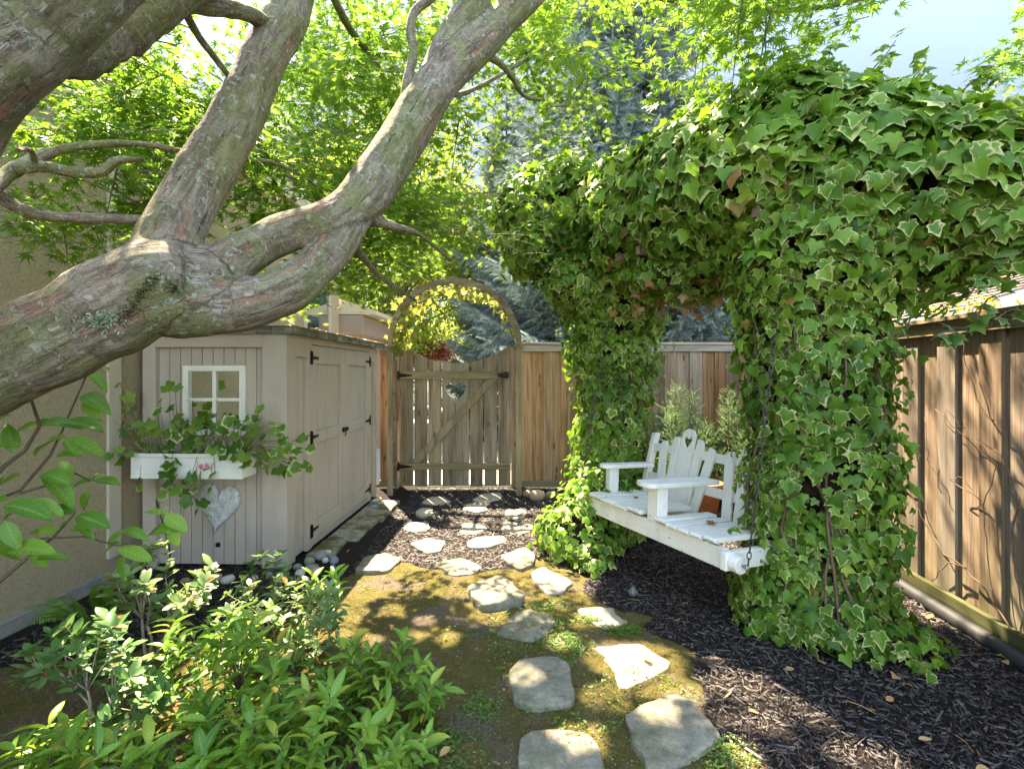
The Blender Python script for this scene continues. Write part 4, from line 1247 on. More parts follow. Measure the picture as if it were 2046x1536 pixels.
# ------------------------------------------------------------------ the maple
maple = empty('maple_tree', (-2.25, 1.55, 0), 0, 'leaning Japanese maple with lichen covered bark, its limbs crossing over the shed', 'tree')
MO = Vector((-2.25, 1.55, 0))
def pl(*pts):
    out = []
    for p in pts:
        if len(p) == 4:
            v = at(p[0], p[1], p[2]); out.append((v, p[3] / F * p[2]))
        else: out.append((Vector(p[0]), p[1]))
    return out
stems = [
 pl((Vector((-2.38, 1.50, -.1)), .24), (Vector((-2.36, 1.50, .14)), .18), (Vector((-2.26, 1.48, .6)), .155), (Vector((-2.05, 1.46, 1.02)), .145), (-200, 822, 1.45, 94), (-40, 748, 1.49, 93), (60, 702, 1.52, 92), (150, 656, 1.56, 93), (230, 618, 1.6, 95), (310, 583, 1.64, 96), (380, 572, 1.68, 90)),
 pl((262, 605, 1.62, 64), (322, 525, 1.68, 64), (358, 440, 1.76, 57), (408, 350, 1.85, 55), (450, 270, 1.92, 51), (488, 195, 2.0, 49), (532, 110, 2.1, 45), (582, 5, 2.25, 43), (605, -150, 2.5, 34), (560, -380, 2.9, 24), (620, -700, 3.4, 12)),
 pl((340, 575, 1.68, 84), (420, 550, 1.74, 58), (490, 508, 1.82, 45), (545, 478, 1.86, 41), (600, 456, 1.89, 40), (660, 442, 1.92, 44), (725, 392, 2.0, 51), (785, 308, 2.1, 48), (848, 205, 2.2, 46), (905, 128, 2.3, 46), (980, 62, 2.42, 37), (1050, -8, 2.55, 34), (1160, -120, 2.8, 28), (1300, -300, 3.2, 16)),
 pl((360, 600, 1.68, 84), (440, 614, 1.72, 61), (510, 606, 1.76, 53), (570, 582, 1.81, 50), (622, 545, 1.86, 43), (672, 485, 1.93, 40), (715, 420, 1.99, 36)),
 pl((858, 190, 2.22, 34), (900, 80, 2.3, 32), (950, -5, 2.36, 27), (985, -120, 2.5, 21), (960, -330, 2.8, 12)),
 pl((Vector((-2.30, 1.48, .4)), .14), (Vector((-2.05, 1.40, .9)), .135), (Vector((-1.72, 1.24, 1.5)), .13), (-90, 195, 1.12, 104), (50, 66, 1.15, 96), (185, -70, 1.2, 92), (420, -260, 1.4, 80), (640, -500, 1.8, 55)),
]
vs_all, rs_all = MB(), None
m = MB(); skel = []
for st in stems:
    P = [p for p, r in st]; Rr = [r for p, r in st]
    # smooth the centre line
    PP, RR = [], []
    for i in range(len(P) - 1):
        p0, p1, p2, p3 = P[max(i - 1, 0)], P[i], P[i + 1], P[min(i + 2, len(P) - 1)]
        for k in range(6):
            t_ = k / 6
            q = 0.5 * ((2 * p1) + (p2 - p0) * t_ + (2 * p0 - 5 * p1 + 4 * p2 - p3) * t_ ** 2 + (3 * p1 - p0 - 3 * p2 + p3) * t_ ** 3)
            PP.append(q); RR.append(Rr[i] + (Rr[i + 1] - Rr[i]) * t_)
    PP.append(P[-1]); RR.append(Rr[-1])
    RR = [r * (.95 + .03 * math.sin(i * .7) + random.uniform(-.012, .012)) for i, r in enumerate(RR)]
    m.tube([p - MO for p in PP], RR, 20)
    skel.append(([p - MO for p in PP], RR))
tmp = m.build('trunk_tmp', M['shade_core'])
rm = tmp.modifiers.new('r', 'REMESH'); rm.mode = 'VOXEL'; rm.voxel_size = .011
sm = tmp.modifiers.new('s', 'SMOOTH'); sm.factor = .5; sm.iterations = 10
dg = bpy.context.evaluated_depsgraph_get()
me = bpy.data.meshes.new_from_object(tmp.evaluated_get(dg))
bpy.data.objects.remove(tmp)
nv = len(me.vertices)
co = np.empty(nv * 3, np.float32); me.vertices.foreach_get('co', co); co = co.reshape(-1, 3).astype(float)
no = np.empty(nv * 3, np.float32); me.vertices.foreach_get('normal', no); no = no.reshape(-1, 3).astype(float)
best = np.full(nv, 1e9); bark = np.zeros((nv, 3)); acc0 = 0.0
for P, Rr in skel:
    fr_ = Vector((0, 0, 1)); acc = acc0
    for i in range(len(P) - 1):
        a, b = np.array(P[i]), np.array(P[i + 1]); ab = b - a; L_ = np.linalg.norm(ab)
        if L_ < 1e-6: continue
        w = co - a
        tt_ = np.clip((w @ ab) / L_ ** 2, 0, 1)
        q = w - tt_[:, None] * ab
        dist = np.linalg.norm(q, axis=1) - Rr[i]
        dv = Vector(ab).normalized(); fr_ = (fr_ - dv * fr_.dot(dv)).normalized(); e2 = dv.cross(fr_)
        k = dist < best
        best[k] = dist[k]
        bark[k] = np.stack([q[k] @ np.array(fr_), q[k] @ np.array(e2), acc + tt_[k] * L_], 1)
        acc += L_
ridge = vnoise(bark * [40, 40, 12], 31) * .003 + vnoise(bark * [12, 12, 3], 32) * .009 + vnoise(bark * [10, 10, 45], 34) * .0008 + vnoise(co * 5, 33) * .010
co2 = co + no * ridge[:, None]
me.vertices.foreach_set('co', co2.astype(np.float32).ravel())
at_ = me.attributes.new('gr', 'FLOAT_VECTOR', 'POINT'); at_.data.foreach_set('vector', bark.astype(np.float32).ravel())
me.polygons.foreach_set('use_smooth', np.ones(len(me.polygons), bool))
me.materials.clear()
def barkmat(name, green, scale=1.0):
    t = NT(name)
    g = t.attr('gr', True); o = t.obj()
    fine = t.noise(o, 130, 5, .75)
    mid = t.noise(t.vmap(g, (34 * scale, 34 * scale, 9 * scale)), 1, 9, .76)
    furrow = t.noise(t.vmap(g, (30 * scale, 30 * scale, 2.6 * scale)), 1, 6, .62, .3)
    zone = t.noise(t.vmap(g, (7, 7, 1.6)), 1, 4, .55)
    f = t.math('ADD', t.math('MULTIPLY', mid, .7), t.math('MULTIPLY', fine, .3))
    c = t.ramp(f, [(.38, (0.085, 0.063, 0.045)), (.49, (0.23, 0.185, 0.14)), (.60, (0.39, 0.335, 0.265))])
    c = t.mix(t.ramp(t.noise(o, 3.6, 6, .7), [(.44, 0.0), (.56, green)]), c, t.ramp(f, [(.36, (0.085, 0.10, 0.03)), (.60, (0.25, 0.265, 0.105))]))
    # reddish furrows where the outer bark has split
    fm = t.math('MULTIPLY', t.ramp(furrow, [(.38, 1.0), (.45, 0.0)]), t.ramp(zone, [(.44, 0.0), (.54, 1.0)]))
    c = t.mix(fm, c, t.ramp(f, [(.34, (0.10, 0.05, 0.03)), (.6, (0.42, 0.25, 0.165))]))
    crack = t.ramp(t.noise(t.vmap(g, (42 * scale, 42 * scale, 5 * scale)), 1, 7, .75, .6), [(.335, 1.0), (.385, 0.0)])
    c = t.mix(t.math('MULTIPLY', crack, .8), c, (0.05, 0.034, 0.025))
    # lichen
    ln = t.noise(o, 7, 5, .7); lb = t.noise(o, 38, 4, .6)
    lm = t.math('MULTIPLY', t.ramp(lb, [(.56, 0.0), (.60, 1.0)]), t.ramp(ln, [(.48, 0.0), (.56, .9)]))
    c = t.mix(lm, c, t.ramp(fine, [(.3, (0.25, 0.28, 0.21)), (.7, (0.47, 0.49, 0.41))]))
    # pale cross scars
    sc = t.noise(t.vmap(g, (26, 26, 120)), 1, 4, .6)
    c = t.mix(t.ramp(sc, [(.61, 0.0), (.65, .7)]), c, (0.45, 0.41, 0.36))
    c = t.mix(t.ramp(t.noise(t.vmap(g, (24, 24, 110)), 1, 4, .6), [(.35, .6), (.39, 0.0)]), c, (0.09, 0.065, 0.05))
    h = t.math('ADD', t.math('ADD', f, t.math('MULTIPLY', crack, -.5)), t.math('ADD', t.math('MULTIPLY', lm, .3), t.math('ADD', t.math('MULTIPLY', fm, -.35), t.math('MULTIPLY', sc, .22))))
    t.bsdf(c, .85, t.bump(h, 1.0, .022), spec=.2)
    return t.m
M['bark'] = barkmat('maple_bark', .75)
M['bark2'] = barkmat('branch_bark', .9, 2.2)
me.materials.append(M['bark'])
trunk = bpy.data.objects.new('trunk', me); COL.objects.link(trunk); trunk.parent = maple; me.name = 'trunk'
# thinner limbs
limbs = [
 pl((40, 60, 1.17, 60), (120, 105, 1.30, 52), (190, 84, 1.46, 48), (255, 52, 1.55, 46), (320, 8, 1.62, 42), (420, -60, 1.72, 32)),
 pl((330, 0, 1.66, 24), (430, 10, 1.8, 20), (500, 28, 2.0, 18), (540, 60, 2.1, 14)),
 pl((362, 10, 1.7, 8), (395, 70, 1.8, 7), (425, 110, 1.88, 7), (455, 150, 1.95, 6)),
 pl((-60, 420, 1.55, 17), (0, 360, 1.7, 15), (60, 322, 1.78, 12), (120, 300, 1.85, 9), (200, 288, 1.9, 7), (290, 289, 1.98, 6), (370, 303, 2.1, 5), (470, 316, 2.3, 5), (560, 330, 2.5, 4), (640, 375, 2.7, 3)),
 pl((30, 338, 1.72, 11), (85, 333, 1.78, 12), (150, 345, 1.84, 11), (205, 343, 1.88, 10), (232, 322, 1.9, 9), (285, 318, 2.0, 4)),
 pl((-30, 360, 1.66, 10), (0, 388, 1.72, 12), (35, 415, 1.76, 12), (90, 431, 1.8, 11), (180, 436, 1.8, 10), (300, 440, 1.78, 10)),
 pl((808, 230, 2.17, 14), (814, 165, 2.2, 10), (826, 105, 2.25, 9), (820, 60, 2.3, 9), (830, 22, 2.35, 9), (870, -10, 2.4, 7), (900, -60, 2.5, 5)),
 pl((930, 110, 2.34, 10), (985, 118, 2.45, 7), (1020, 150, 2.55, 6), (1045, 190, 2.7, 4), (1080, 200, 2.9, 3)),
 pl((735, 420, 1.99, 14), (752, 440, 2.05, 12), (785, 452, 2.12, 9), (840, 470, 2.4, 4), (900, 520, 2.9, 3)),
 pl((880, 190, 2.25, 7), (930, 185, 2.5, 5), (1000, 150, 2.9, 4), (1100, 90, 3.4, 3)),
 pl((35, 300, 1.6, 4), (60, 300, 1.7, 5), (70, 325, 1.76, 6)),
 pl((700, 460, 1.97, 8), (730, 520, 2.4, 6), (770, 560, 3.0, 5), (830, 600, 3.6, 3)),
 pl((640, -60, 2.4, 9), (700, 60, 3.0, 7), (760, 140, 3.6, 5), (800, 260, 4.2, 4)),
 pl((1000, -60, 2.7, 9), (1200, -30, 3.2, 7), (1400, 10, 3.4, 6), (1600, 20, 3.2, 5), (1800, -20, 3.0, 4)),
]
for lb in limbs:
    m = MB(); P = [p - MO for p, r in lb]; Rr = [r for p, r in lb]
    PP, RR = [], []
    for i in range(len(P) - 1):
        p0, p1, p2, p3 = P[max(i - 1, 0)], P[i], P[i + 1], P[min(i + 2, len(P) - 1)]
        for k in range(5):
            t_ = k / 5
            PP.append(0.5 * ((2 * p1) + (p2 - p0) * t_ + (2 * p0 - 5 * p1 + 4 * p2 - p3) * t_ ** 2 + (3 * p1 - p0 - 3 * p2 + p3) * t_ ** 3)); RR.append((Rr[i] + (Rr[i + 1] - Rr[i]) * t_) * random.uniform(.9, 1.1))
    PP.append(P[-1]); RR.append(Rr[-1])
    m.tube(PP, RR, 12); m.build('branch', M['bark2'], maple, smooth=True)
# moss streak and a lichen tuft on the crotch, rooted on the bark
wv = co2 + np.array(MO)
pxv = CX + wv[:, 0] / wv[:, 1] * F; pyv = HY - (wv[:, 2] - CAMH) / wv[:, 1] * F
face = ((wv - np.array([0, 0, CAMH])) * no).sum(1) < 0
def on_bark(px, py):
    d2 = (pxv - px) ** 2 + (pyv - py) ** 2 + np.where(face & (wv[:, 1] < 2.0), 0, 1e6)
    k = int(np.argmin(d2)); return co2[k], no[k]
for nm, spots_, cols, sz in (('moss_patch', [(240 + u * 80 + random.gauss(0, 7), 640 - u * 95 + random.gauss(0, 7)) for u in np.random.default_rng(3).random(420)], [(0, (0.03, 0.035, 0.008)), (1, (0.11, 0.115, 0.025))], (.006, .013)),
                            ('moss_patch', [(random.gauss(345, 9), random.gauss(575, 6)) for _ in range(90)], [(0, (0.03, 0.035, 0.008)), (1, (0.11, 0.115, 0.025))], (.006, .013)),
                            ('lichen_tuft', [(random.gauss(205, 17), random.gauss(638, 9)) for _ in range(420)], [(0, (0.28, 0.33, 0.22)), (1, (0.48, 0.53, 0.40))], (.007, .017))):
    q_ = [on_bark(*a) for a in spots_]
    leaves(nm, (np.array([[-.14, 0, 0], [.14, 0, 0], [.08, 1, 0], [-.10, .9, .1]]), np.array([[0, 1, 2], [0, 2, 3]]), np.array([0., 0, 1, 1])), [a for a, b in q_], [b + rng.normal(0, .7, 3) for a, b in q_], rng.normal(size=(len(q_), 3)), rng.uniform(*sz, len(q_)),
           leafmat(nm, cols, trans=.1, rough=.9), maple)

# canopy sprays
lp, ld, ln_, ls, lr = [], [], [], [], []
tw = MB()
def spray(c, head, L_, n, size, droop=.25, flat=.05, tone=None):
    """one flat layered spray of leaves along a twig"""
    c = np.array(c); h = unit(np.array([math.cos(head), math.sin(head), random.uniform(-.3, .1)])); sdir = unit(np.cross(h, [0, 0, 1.0]))
    t_ = rng.random(n) ** .8; s = rng.uniform(-1, 1, n) * (.12 + .33 * np.sin(np.pi * np.clip(t_ * .9 + .05, 0, 1))) * L_
    p = c + h * (t_ * L_)[:, None] + sdir * s[:, None]
    p[:, 2] += -droop * (t_ ** 2 + (s / L_) ** 2) * L_ + rng.normal(0, flat, n)
    d = h * .7 + sdir * np.sign(s)[:, None] * .7 + rng.normal(0, .35, (n, 3)) + [0, 0, -.25]
    nn = np.array([0, 0, 1.0]) + rng.normal(0, .34, (n, 3))
    lp.append(p); ld.append(d); ln_.append(nn); ls.append(rng.uniform(.72, 1.15, n) * size)
    lr.append(np.clip(rng.normal(.5 if tone is None else tone, .2, n), 0, 1))
    pts = [Vector(c + h * L_ * k / 4 + np.array([0, 0, -droop * (k / 4) ** 2 * L_])) - MO for k in range(5)]
    tw.tube(pts, [.0045, .004, .003, .002, .0012], 4)
    for k in range(4):
        f_ = random.uniform(.15, .8); sg = random.choice((-1, 1))
        q = c + h * L_ * f_; q[2] -= droop * f_ ** 2 * L_
        e = q + (h * .5 + sdir * sg * .8) * L_ * .35; e[2] -= .04
        tw.tube([Vector(q) - MO, Vector((q + e) / 2 + [0, 0, .01]) - MO, Vector(e) - MO], [.0025, .002, .001], 4)
def region(x0, x1, y0, y1, Y0, Y1, n, size, leaves_=70, Lr=(.45, .8), tone=.5, poly=None, **kw):
    k = 0; tries = 0
    while k < n and tries < n * 30:
        tries += 1
        px, py = random.uniform(x0, x1), random.uniform(y0, y1)
        if poly and not poly(px, py): continue
        Y = random.uniform(Y0, Y1)
        p = at(px, py, Y)
        if p.x < -2.72 and p.z < 3.8: continue
        spray(p, random.uniform(0, 2 * math.pi), random.uniform(*Lr), int(leaves_ * random.uniform(.7, 1.3)), size, tone=tone, **kw)
        k += 1
region(60, 430, 150, 290, 2.1, 2.9, 24, .058, 85, (.35, .6), .40)          # between the stems, in front of the wall
region(230, 420, 60, 200, 2.3, 3.2, 14, .055, 70, (.35, .6), .4)
region(0, 290, 290, 360, 2.1, 2.6, 5, .055, 55, (.3, .5), .45)
region(120, 300, 360, 480, 2.2, 2.7, 8, .055, 55, (.3, .45), .55)
region(440, 760, 240, 420, 2.7, 3.8, 42, .058, 85, (.45, .8), .42)
region(430, 620, 420, 500, 2.6, 3.4, 8, .055, 60, (.35, .6), .5)
region(600, 1000, -40, 260, 3.0, 5.2, 62, .062, 85, (.5, .9), .62)
region(560, 780, 0, 220, 3.0, 4.6, 26, .06, 80, (.5, .8), .55)
region(720, 960, 240, 430, 3.4, 5.0, 22, .06, 75, (.5, .9), .62)
region(700, 980, 390, 490, 3.0, 4.6, 34, .058, 85, (.45, .85), .5)
region(620, 790, 510, 600, 3.2, 4.6, 17, .055, 80, (.4, .7), .62)
region(960, 1180, 0, 190, 3.2, 4.6, 26, .062, 80, (.5, .8), .72)
region(1000, 1130, 180, 280, 3.6, 4.8, 6, .06, 70, (.4, .7), .7)
region(1180, 1480, -110, -10, 3.0, 4.2, 10, .06, 75, (.5, .8), .72)
region(1350, 1740, -80, 60, 2.3, 3.4, 22, .062, 80, (.4, .7), .6)
region(1960, 2120, 10, 150, 2.2, 2.7, 6, .055, 60, (.3, .45), .3)
# the rest of the crown above the picture
for k in range(100):
    x, y = random.uniform(-2.0, 2.6), random.uniform(2.9, 6.2)
    z = random.uniform(3.3, 4.9)
    if CAMH + .80 * y > z: z = CAMH + .80 * y + random.uniform(.05, .5)
    spray((x, y, z), random.uniform(0, 6.3), random.uniform(.6, 1.0), 70, .07, tone=.55)
for k in range(0):
    x, y = random.uniform(-2.0, 2.2), random.uniform(.2, 2.6)
    spray((x, y, random.uniform(3.2, 4.2)), random.uniform(0, 6.3), random.uniform(.6, 1.0), 70, .07, tone=.5)
P_, D_2, N_2, S_2, R_2 = map(np.concatenate, (lp, ld, ln_, ls, lr))
ok = sun_open(P_) & ~((P_[:, 0] < -2.76) & (P_[:, 2] < 3.9))
ok &= ~((P_[:, 0] > -.245 * P_[:, 1] + .05) & (P_[:, 0] < .3) & (P_[:, 1] > 2.0) & (P_[:, 2] < CAMH + (.19 + .05 * (P_[:, 0] > -.13 * P_[:, 1])) * P_[:, 1]) & (rng.random(len(P_)) > .06))
ok &= ~((P_[:, 0] > .74 * P_[:, 1]) & (P_[:, 2] > CAMH + .45 * P_[:, 1]) & (P_[:, 0] < .93 * P_[:, 1]) & (P_[:, 1] > 2.85))
ok &= ~((np.abs(P_[:, 0]) < .5) & (P_[:, 1] < .8) & (P_[:, 2] < 2.2))
ok &= ~((P_[:, 0] > .10 * P_[:, 1]) & (P_[:, 0] < .37 * P_[:, 1]) & (P_[:, 2] > CAMH + .40 * P_[:, 1]) & (rng.random(len(P_)) > .35))
P_, D_2, N_2, S_2, R_2 = (a[ok] for a in (P_, D_2, N_2, S_2, R_2))
M['maple'] = leafmat('maple_leaf', [(0, (0.04, 0.13, 0.018)), (.45, (0.085, 0.21, 0.022)), (.75, (0.17, 0.29, 0.03)), (1, (0.27, 0.36, 0.06))], trans=.46, tcol=(.27, .46, .05), rough=.45, spec=.3, vein=False)
leaves('crown', MAPLE, P_ - np.array(MO), D_2, N_2, S_2, M['maple'], maple, R_2)
tw.build('twigs', M['bark2'], maple)
print('maple leaves', len(P_))
# ------------------------------------------------------------------ trees beyond the fence
def needle_twig(n=34, L_=1.0, nl=.17, seed=1):
    r_ = np.random.default_rng(seed); v, t, e = [], [], []
    for k in range(n):
        y = .02 + .98 * k / n; a = k * 2.4
        d = np.array([math.cos(a) * .8, .65, math.sin(a) * .8]); d /= np.linalg.norm(d)
        s = np.cross(d, [0, 1, 0]); s /= np.linalg.norm(s)
        l = nl * (1.15 - .5 * y); b = np.array([0, y * L_, 0])
        i = len(v); v += [b - s * .022, b + s * .022, b + d * l]; t.append([i, i + 1, i + 2]); e += [0, 0, 1]
    i = len(v); v += [np.array([-.012, 0, 0]), np.array([.012, 0, 0]), np.array([0, 1.0, 0])]; t.append([i, i + 1, i + 2]); e += [0, 0, 0]
    return np.array(v), np.array(t), np.array(e, float)
TWIG = needle_twig()
def spruce(base, H, rmax, label, mat, n_tiers=46, front_only=None, low=.02):
    base = Vector(base)
    o = empty('spruce_tree', base, 0, label, 'tree', 'trees beyond the fence')
    m = MB(); m.tube([(0, 0, H * k / 8) for k in range(9)], [rmax * .06 * (1 - k / 8.5) for k in range(9)], 10); bm_ = m
    P, D, Nn, S = [], [], [], []
    for ti in range(n_tiers):
        f_ = low + (1 - low) * (ti / n_tiers) ** 1.0
        z = H * f_; r = rmax * (1 - f_) ** .85 * random.uniform(.82, 1.1)
        nb = max(5, int(15 * (1 - f_) + 5))
        for b in range(nb):
            a = 2 * math.pi * (b + random.random()) / nb
            if front_only and math.sin(a) > .55: continue
            rr = r * random.uniform(.7, 1.12)
            h = np.array([math.cos(a), math.sin(a), 0]); pts = []
            for k in range(6):
                u = k / 5
                pts.append(Vector(h * rr * u) + Vector((0, 0, z - .22 * rr * math.sin(u * 2.4) + .14 * rr * u * u)))
            bm_.tube(pts, [.035 * (1 - u / 6) for u in range(6)], 4)
            nt = int(rr / .042)
            sd = np.cross(h, [0, 0, 1.0])
            for k in range(nt):
                u = .12 + .88 * (k + random.random()) / nt
                i0 = min(int(u * 5), 4); q = pts[i0].lerp(pts[i0 + 1], u * 5 - i0)
                for sg in (-1, 1):
                    P.append(np.array(q)); S.append((.20 + .30 * (1 - u)) * random.uniform(.85, 1.5) * (.6 + .4 * rmax / 3))
                    D.append(h * .75 + sd * sg * random.uniform(.3, 1.0) + np.array([0, 0, random.uniform(-.75, .12)])); Nn.append(np.array([0, 0, 1.0]) + rng.normal(0, .3, 3))
            P.append(np.array(pts[-1])); D.append(h + [0, 0, .2]); Nn.append([0, 0, 1.0]); S.append(.3)
    bm_.build('trunk', M['bark2'], o)
    leaves('needles', TWIG, P, D, Nn, S, mat, o)
    print('spruce twigs', len(P))
    return o
M['blue'] = leafmat('blue_spruce_needle', [(0, (0.08, 0.125, 0.115)), (.6, (0.19, 0.26, 0.245)), (1, (0.34, 0.42, 0.40))], trans=.12, tcol=(.2, .3, .22), rough=.6, vein=False)
M['blue2'] = leafmat('grey_spruce_needle', [(0, (0.07, 0.105, 0.075)), (.6, (0.15, 0.20, 0.15)), (1, (0.27, 0.32, 0.25))], trans=.12, tcol=(.2, .3, .18), rough=.6, vein=False)
spruce((2.35, 11.6, 0), 15, 4.1, 'tall blue spruce directly behind the ivy and the fence', M['blue'], 74, True)
spruce((-.15, 13.6, 0), 9.5, 2.1, 'smaller grey green spruce seen through the gate arch', M['blue2'], 40, True)

def leaftree(name, base, H, R_, label, mat, n, size, cz=.62, tpl=OVAL, seed=0, group='trees beyond the fence', trunk_r=.14, squash=1.0, clumps=46):
    base = Vector(base); o = empty(name, base, 0, label, 'tree', group)
    r_ = np.random.default_rng(seed)
    m = MB(); top = Vector((0.1 * H * .2, 0, H * .8))
    m.tube([Vector((.04 * math.sin(k), .04 * math.cos(k * 1.3), H * .8 * k / 6)) for k in range(7)], [trunk_r * (1.1 - k / 7) for k in range(7)], 9); P = []
    cl = []
    for k in range(clumps):
        u = unit(r_.normal(size=3)); rad = r_.uniform(.45, 1.0)
        c = np.array([0, 0, H * cz]) + u * rad * np.array([R_, R_, H * (1 - cz) * squash])
        cl.append(c)
        s = Vector((0, 0, max(H * .25, c[2] * .6)))
        m.tube([s, (s + Vector(c)) / 2 + Vector((0, 0, .1)), Vector(c)], [trunk_r * .3, trunk_r * .18, .01], 5)
    m.build('trunk', M['bark2'], o)
    per = n // clumps
    for c in cl:
        P.append(c + r_.normal(0, 1, (per, 3)) * np.array([.30, .30, .17]) * R_ * .62)
    P = np.concatenate(P); P = P[P[:, 2] > .1]
    D = r_.normal(size=P.shape) + [0, 0, -.5]; Nn = r_.normal(0, .6, P.shape) + [0, 0, .8]
    leaves('crown', tpl, P, D, Nn, r_.uniform(.7, 1.2, len(P)) * size, mat, o)
    return o
M['lime'] = leafmat('lime_leaf', [(0, (0.12, 0.21, 0.035)), (.5, (0.24, 0.34, 0.06)), (1, (0.42, 0.48, 0.12))], trans=.55, tcol=(.42, .5, .06), rough=.5, vein=False)
M['midgreen'] = leafmat('mid_green_leaf', [(0, (0.03, 0.09, 0.02)), (.5, (0.07, 0.15, 0.03)), (1, (0.15, 0.24, 0.06))], trans=.4, tcol=(.25, .4, .05), rough=.5, vein=False)
M['redleaf'] = leafmat('red_maple_leaf', [(0, (0.16, 0.03, 0.04)), (.5, (0.28, 0.07, 0.075)), (1, (0.42, 0.16, 0.14))], trans=.4, tcol=(.5, .08, .08), rough=.5, vein=False)
M['yellowhedge'] = leafmat('yellow_hedge_leaf', [(0, (0.22, 0.20, 0.03)), (1, (0.45, 0.38, 0.08))], trans=.4, tcol=(.5, .4, .05), vein=False)
leaftree('deciduous_tree', (-3.3, 13.5, 0), 9.0, 2.6, 'yellow green sunlit tree behind the house, above the gate', M['lime'], 30000, .15, .55, seed=3, clumps=80)
leaftree('deciduous_tree', (-7.4, 17, 0), 10.5, 3.6, 'tall green tree rising behind the house eave', M['midgreen'], 12000, .2, .62, seed=5, clumps=60)
leaftree('deciduous_tree', (-.9, 19, 0), 7.2, 1.9, 'thin airy tree with bare twigs between the lime tree and the spruce', M['lime'], 12000, .15, .5, seed=6, clumps=50)
leaftree('deciduous_tree', (-4.6, 19.5, 0), 5.0, 1.9, 'rounded green street tree seen past the porch column', M['midgreen'], 6000, .17, .6, seed=8, clumps=36)
leaftree('red_maple', (-2.35, 14.6, 0), 2.45, .80, 'low dark red leaf maple beyond the gate', M['redleaf'], 3600, .085, .80, seed=9, group=None, trunk_r=.05, clumps=30)
leaftree('deciduous_tree', (7.5, 16.5, 0), 5.5, 2.0, 'distant green tree glimpsed through the right edge of the ivy', M['midgreen'], 4000, .18, .6, seed=11)
leaftree('hedge', (6.6, 7.4, 0), 2.65, .9, 'yellow leaved hedge plant above the weathered fence', M['yellowhedge'], 3500, .07, .55, seed=12, group=None, trunk_r=.04)['category'] = 'hedge'

# ------------------------------------------------------------------ small conifers behind the swing
M['yew'] = leafmat('dwarf_conifer_needle', [(0, (0.04, 0.10, 0.035)), (.5, (0.10, 0.20, 0.075)), (1, (0.22, 0.34, 0.14))], trans=.25, tcol=(.25, .4, .12), rough=.55, vein=False)
def conifer(base, H, rr, label, n=900):
    base = Vector(base); o = empty('dwarf_conifer', base, 0, label, 'shrub', 'dwarf conifers behind the swing')
    m = MB(); P, D, Nn, S = [], [], [], []
    for b in range(26):
        a = random.uniform(0, 6.28); ro = rr * random.random() ** .6; hh = H * (1 - .45 * (ro / rr)) * random.uniform(.8, 1.05)
        top = Vector((ro * math.cos(a), ro * math.sin(a), hh)); pts = [Vector((top.x * .3, top.y * .3, .02)), Vector((top.x * .85, top.y * .85, hh * .45)), top]
        m.tube(pts, [.012, .008, .003], 5)
        for k in range(n // 26):
            u = random.random() ** .75
            q = pts[0].lerp(pts[1], u * 2) if u < .5 else pts[1].lerp(pts[2], u * 2 - 1)
            w = .13 * (1 - u) + .05
            off = rng.normal(0, w * .6, 3)
            P.append(np.array(q) + off * [1, 1, .5]); D.append(unit(off * [1, 1, .2]) * 1.2 + [0, 0, .75] + rng.normal(0, .3, 3)); Nn.append(rng.normal(size=3)); S.append(random.uniform(.04, .075))
    m.build('stems', M['vine'], o); P = np.array(P); P[:, 2] = np.maximum(P[:, 2], .02)
    leaves('needles', TWIG, P, D, Nn, S, M['yew'], o)
conifer((1.92, 5.7, 0), 1.32, .52, 'pale sunlit dwarf conifer behind the heart back of the swing', 6400)
conifer((2.50, 5.65, 0), 1.32, .46, 'darker dwarf conifer against the back fence beside the right ivy pillar', 6000)
m = MB()
m.lathe([(.0, 0), (.14, 0), (.155, .02), (.20, .27), (.205, .275), (.22, .28), (.222, .34), (.20, .345), (.195, .30), (.0, .29)], (0, 0, 0), 32)
pt = empty('terracotta_pot', (1.93, 5.12, 0), 0, 'terracotta pot on the mulch behind the swing', 'pot')
m.build('pot', M['tc'], pt, smooth=True)
m = MB(); m.lathe([(.0, .305), (.194, .302)], (0, 0, 0), 24); m.build('potting_soil', M['soil'], pt)

# ------------------------------------------------------------------ vine on the arch
vn = empty('climbing_vine', (-1.43, 6.0, 0), 0, 'sparse yellow green vine climbing the left and crown of the gate arch', 'vine')
VO = np.array([-1.43, 6.0, 0])
P, D, Nn, S = [], [], [], []; m = MB()
for k in range(5):
    pts = []
    for i in range(22):
        a = math.pi - i / 21 * math.pi * (.72 if k < 3 else .95); rr = .75 + .03 * math.sin(i + k) - .03
        pts.append(Vector((-.685 + rr * math.cos(a), 5.96 + .12 * k + .02 * math.sin(i * 2.1), 1.78 + rr * math.sin(a))))
    pts = [Vector((-1.43, 6.1, .05)), Vector((-1.41, 6.15, .8))] + pts
    m.tube([p - Vector(VO) for p in pts], .005, 5)
    for i in range(62):
        u = random.random() ** 1.5; j = 2 + int(u * 20.9)
        if 10 < j < 15 and random.random() < .5: continue
        q = np.array(pts[j]) + rng.normal(0, .035, 3) + [0, 0, -.03]
        P.append(q - VO); nn_ = rng.normal(0, .6, 3) + [0, -.8, .5]; D.append(rng.normal(0, .5, 3) + [0, 0, -1]); Nn.append(nn_); S.append(random.uniform(.045, .085))
for i in range(60):
    q = np.array([-1.36 + random.gauss(.04, .06), 6.0, 1.78 + random.random() * .55]); P.append(q + rng.normal(0, .04, 3) - VO); D.append(rng.normal(0, .5, 3) + [0, 0, -1]); Nn.append(rng.normal(0, .6, 3) + [0, -.8, .5]); S.append(random.uniform(.05, .09))
m.build('stems', M['vine'], vn)
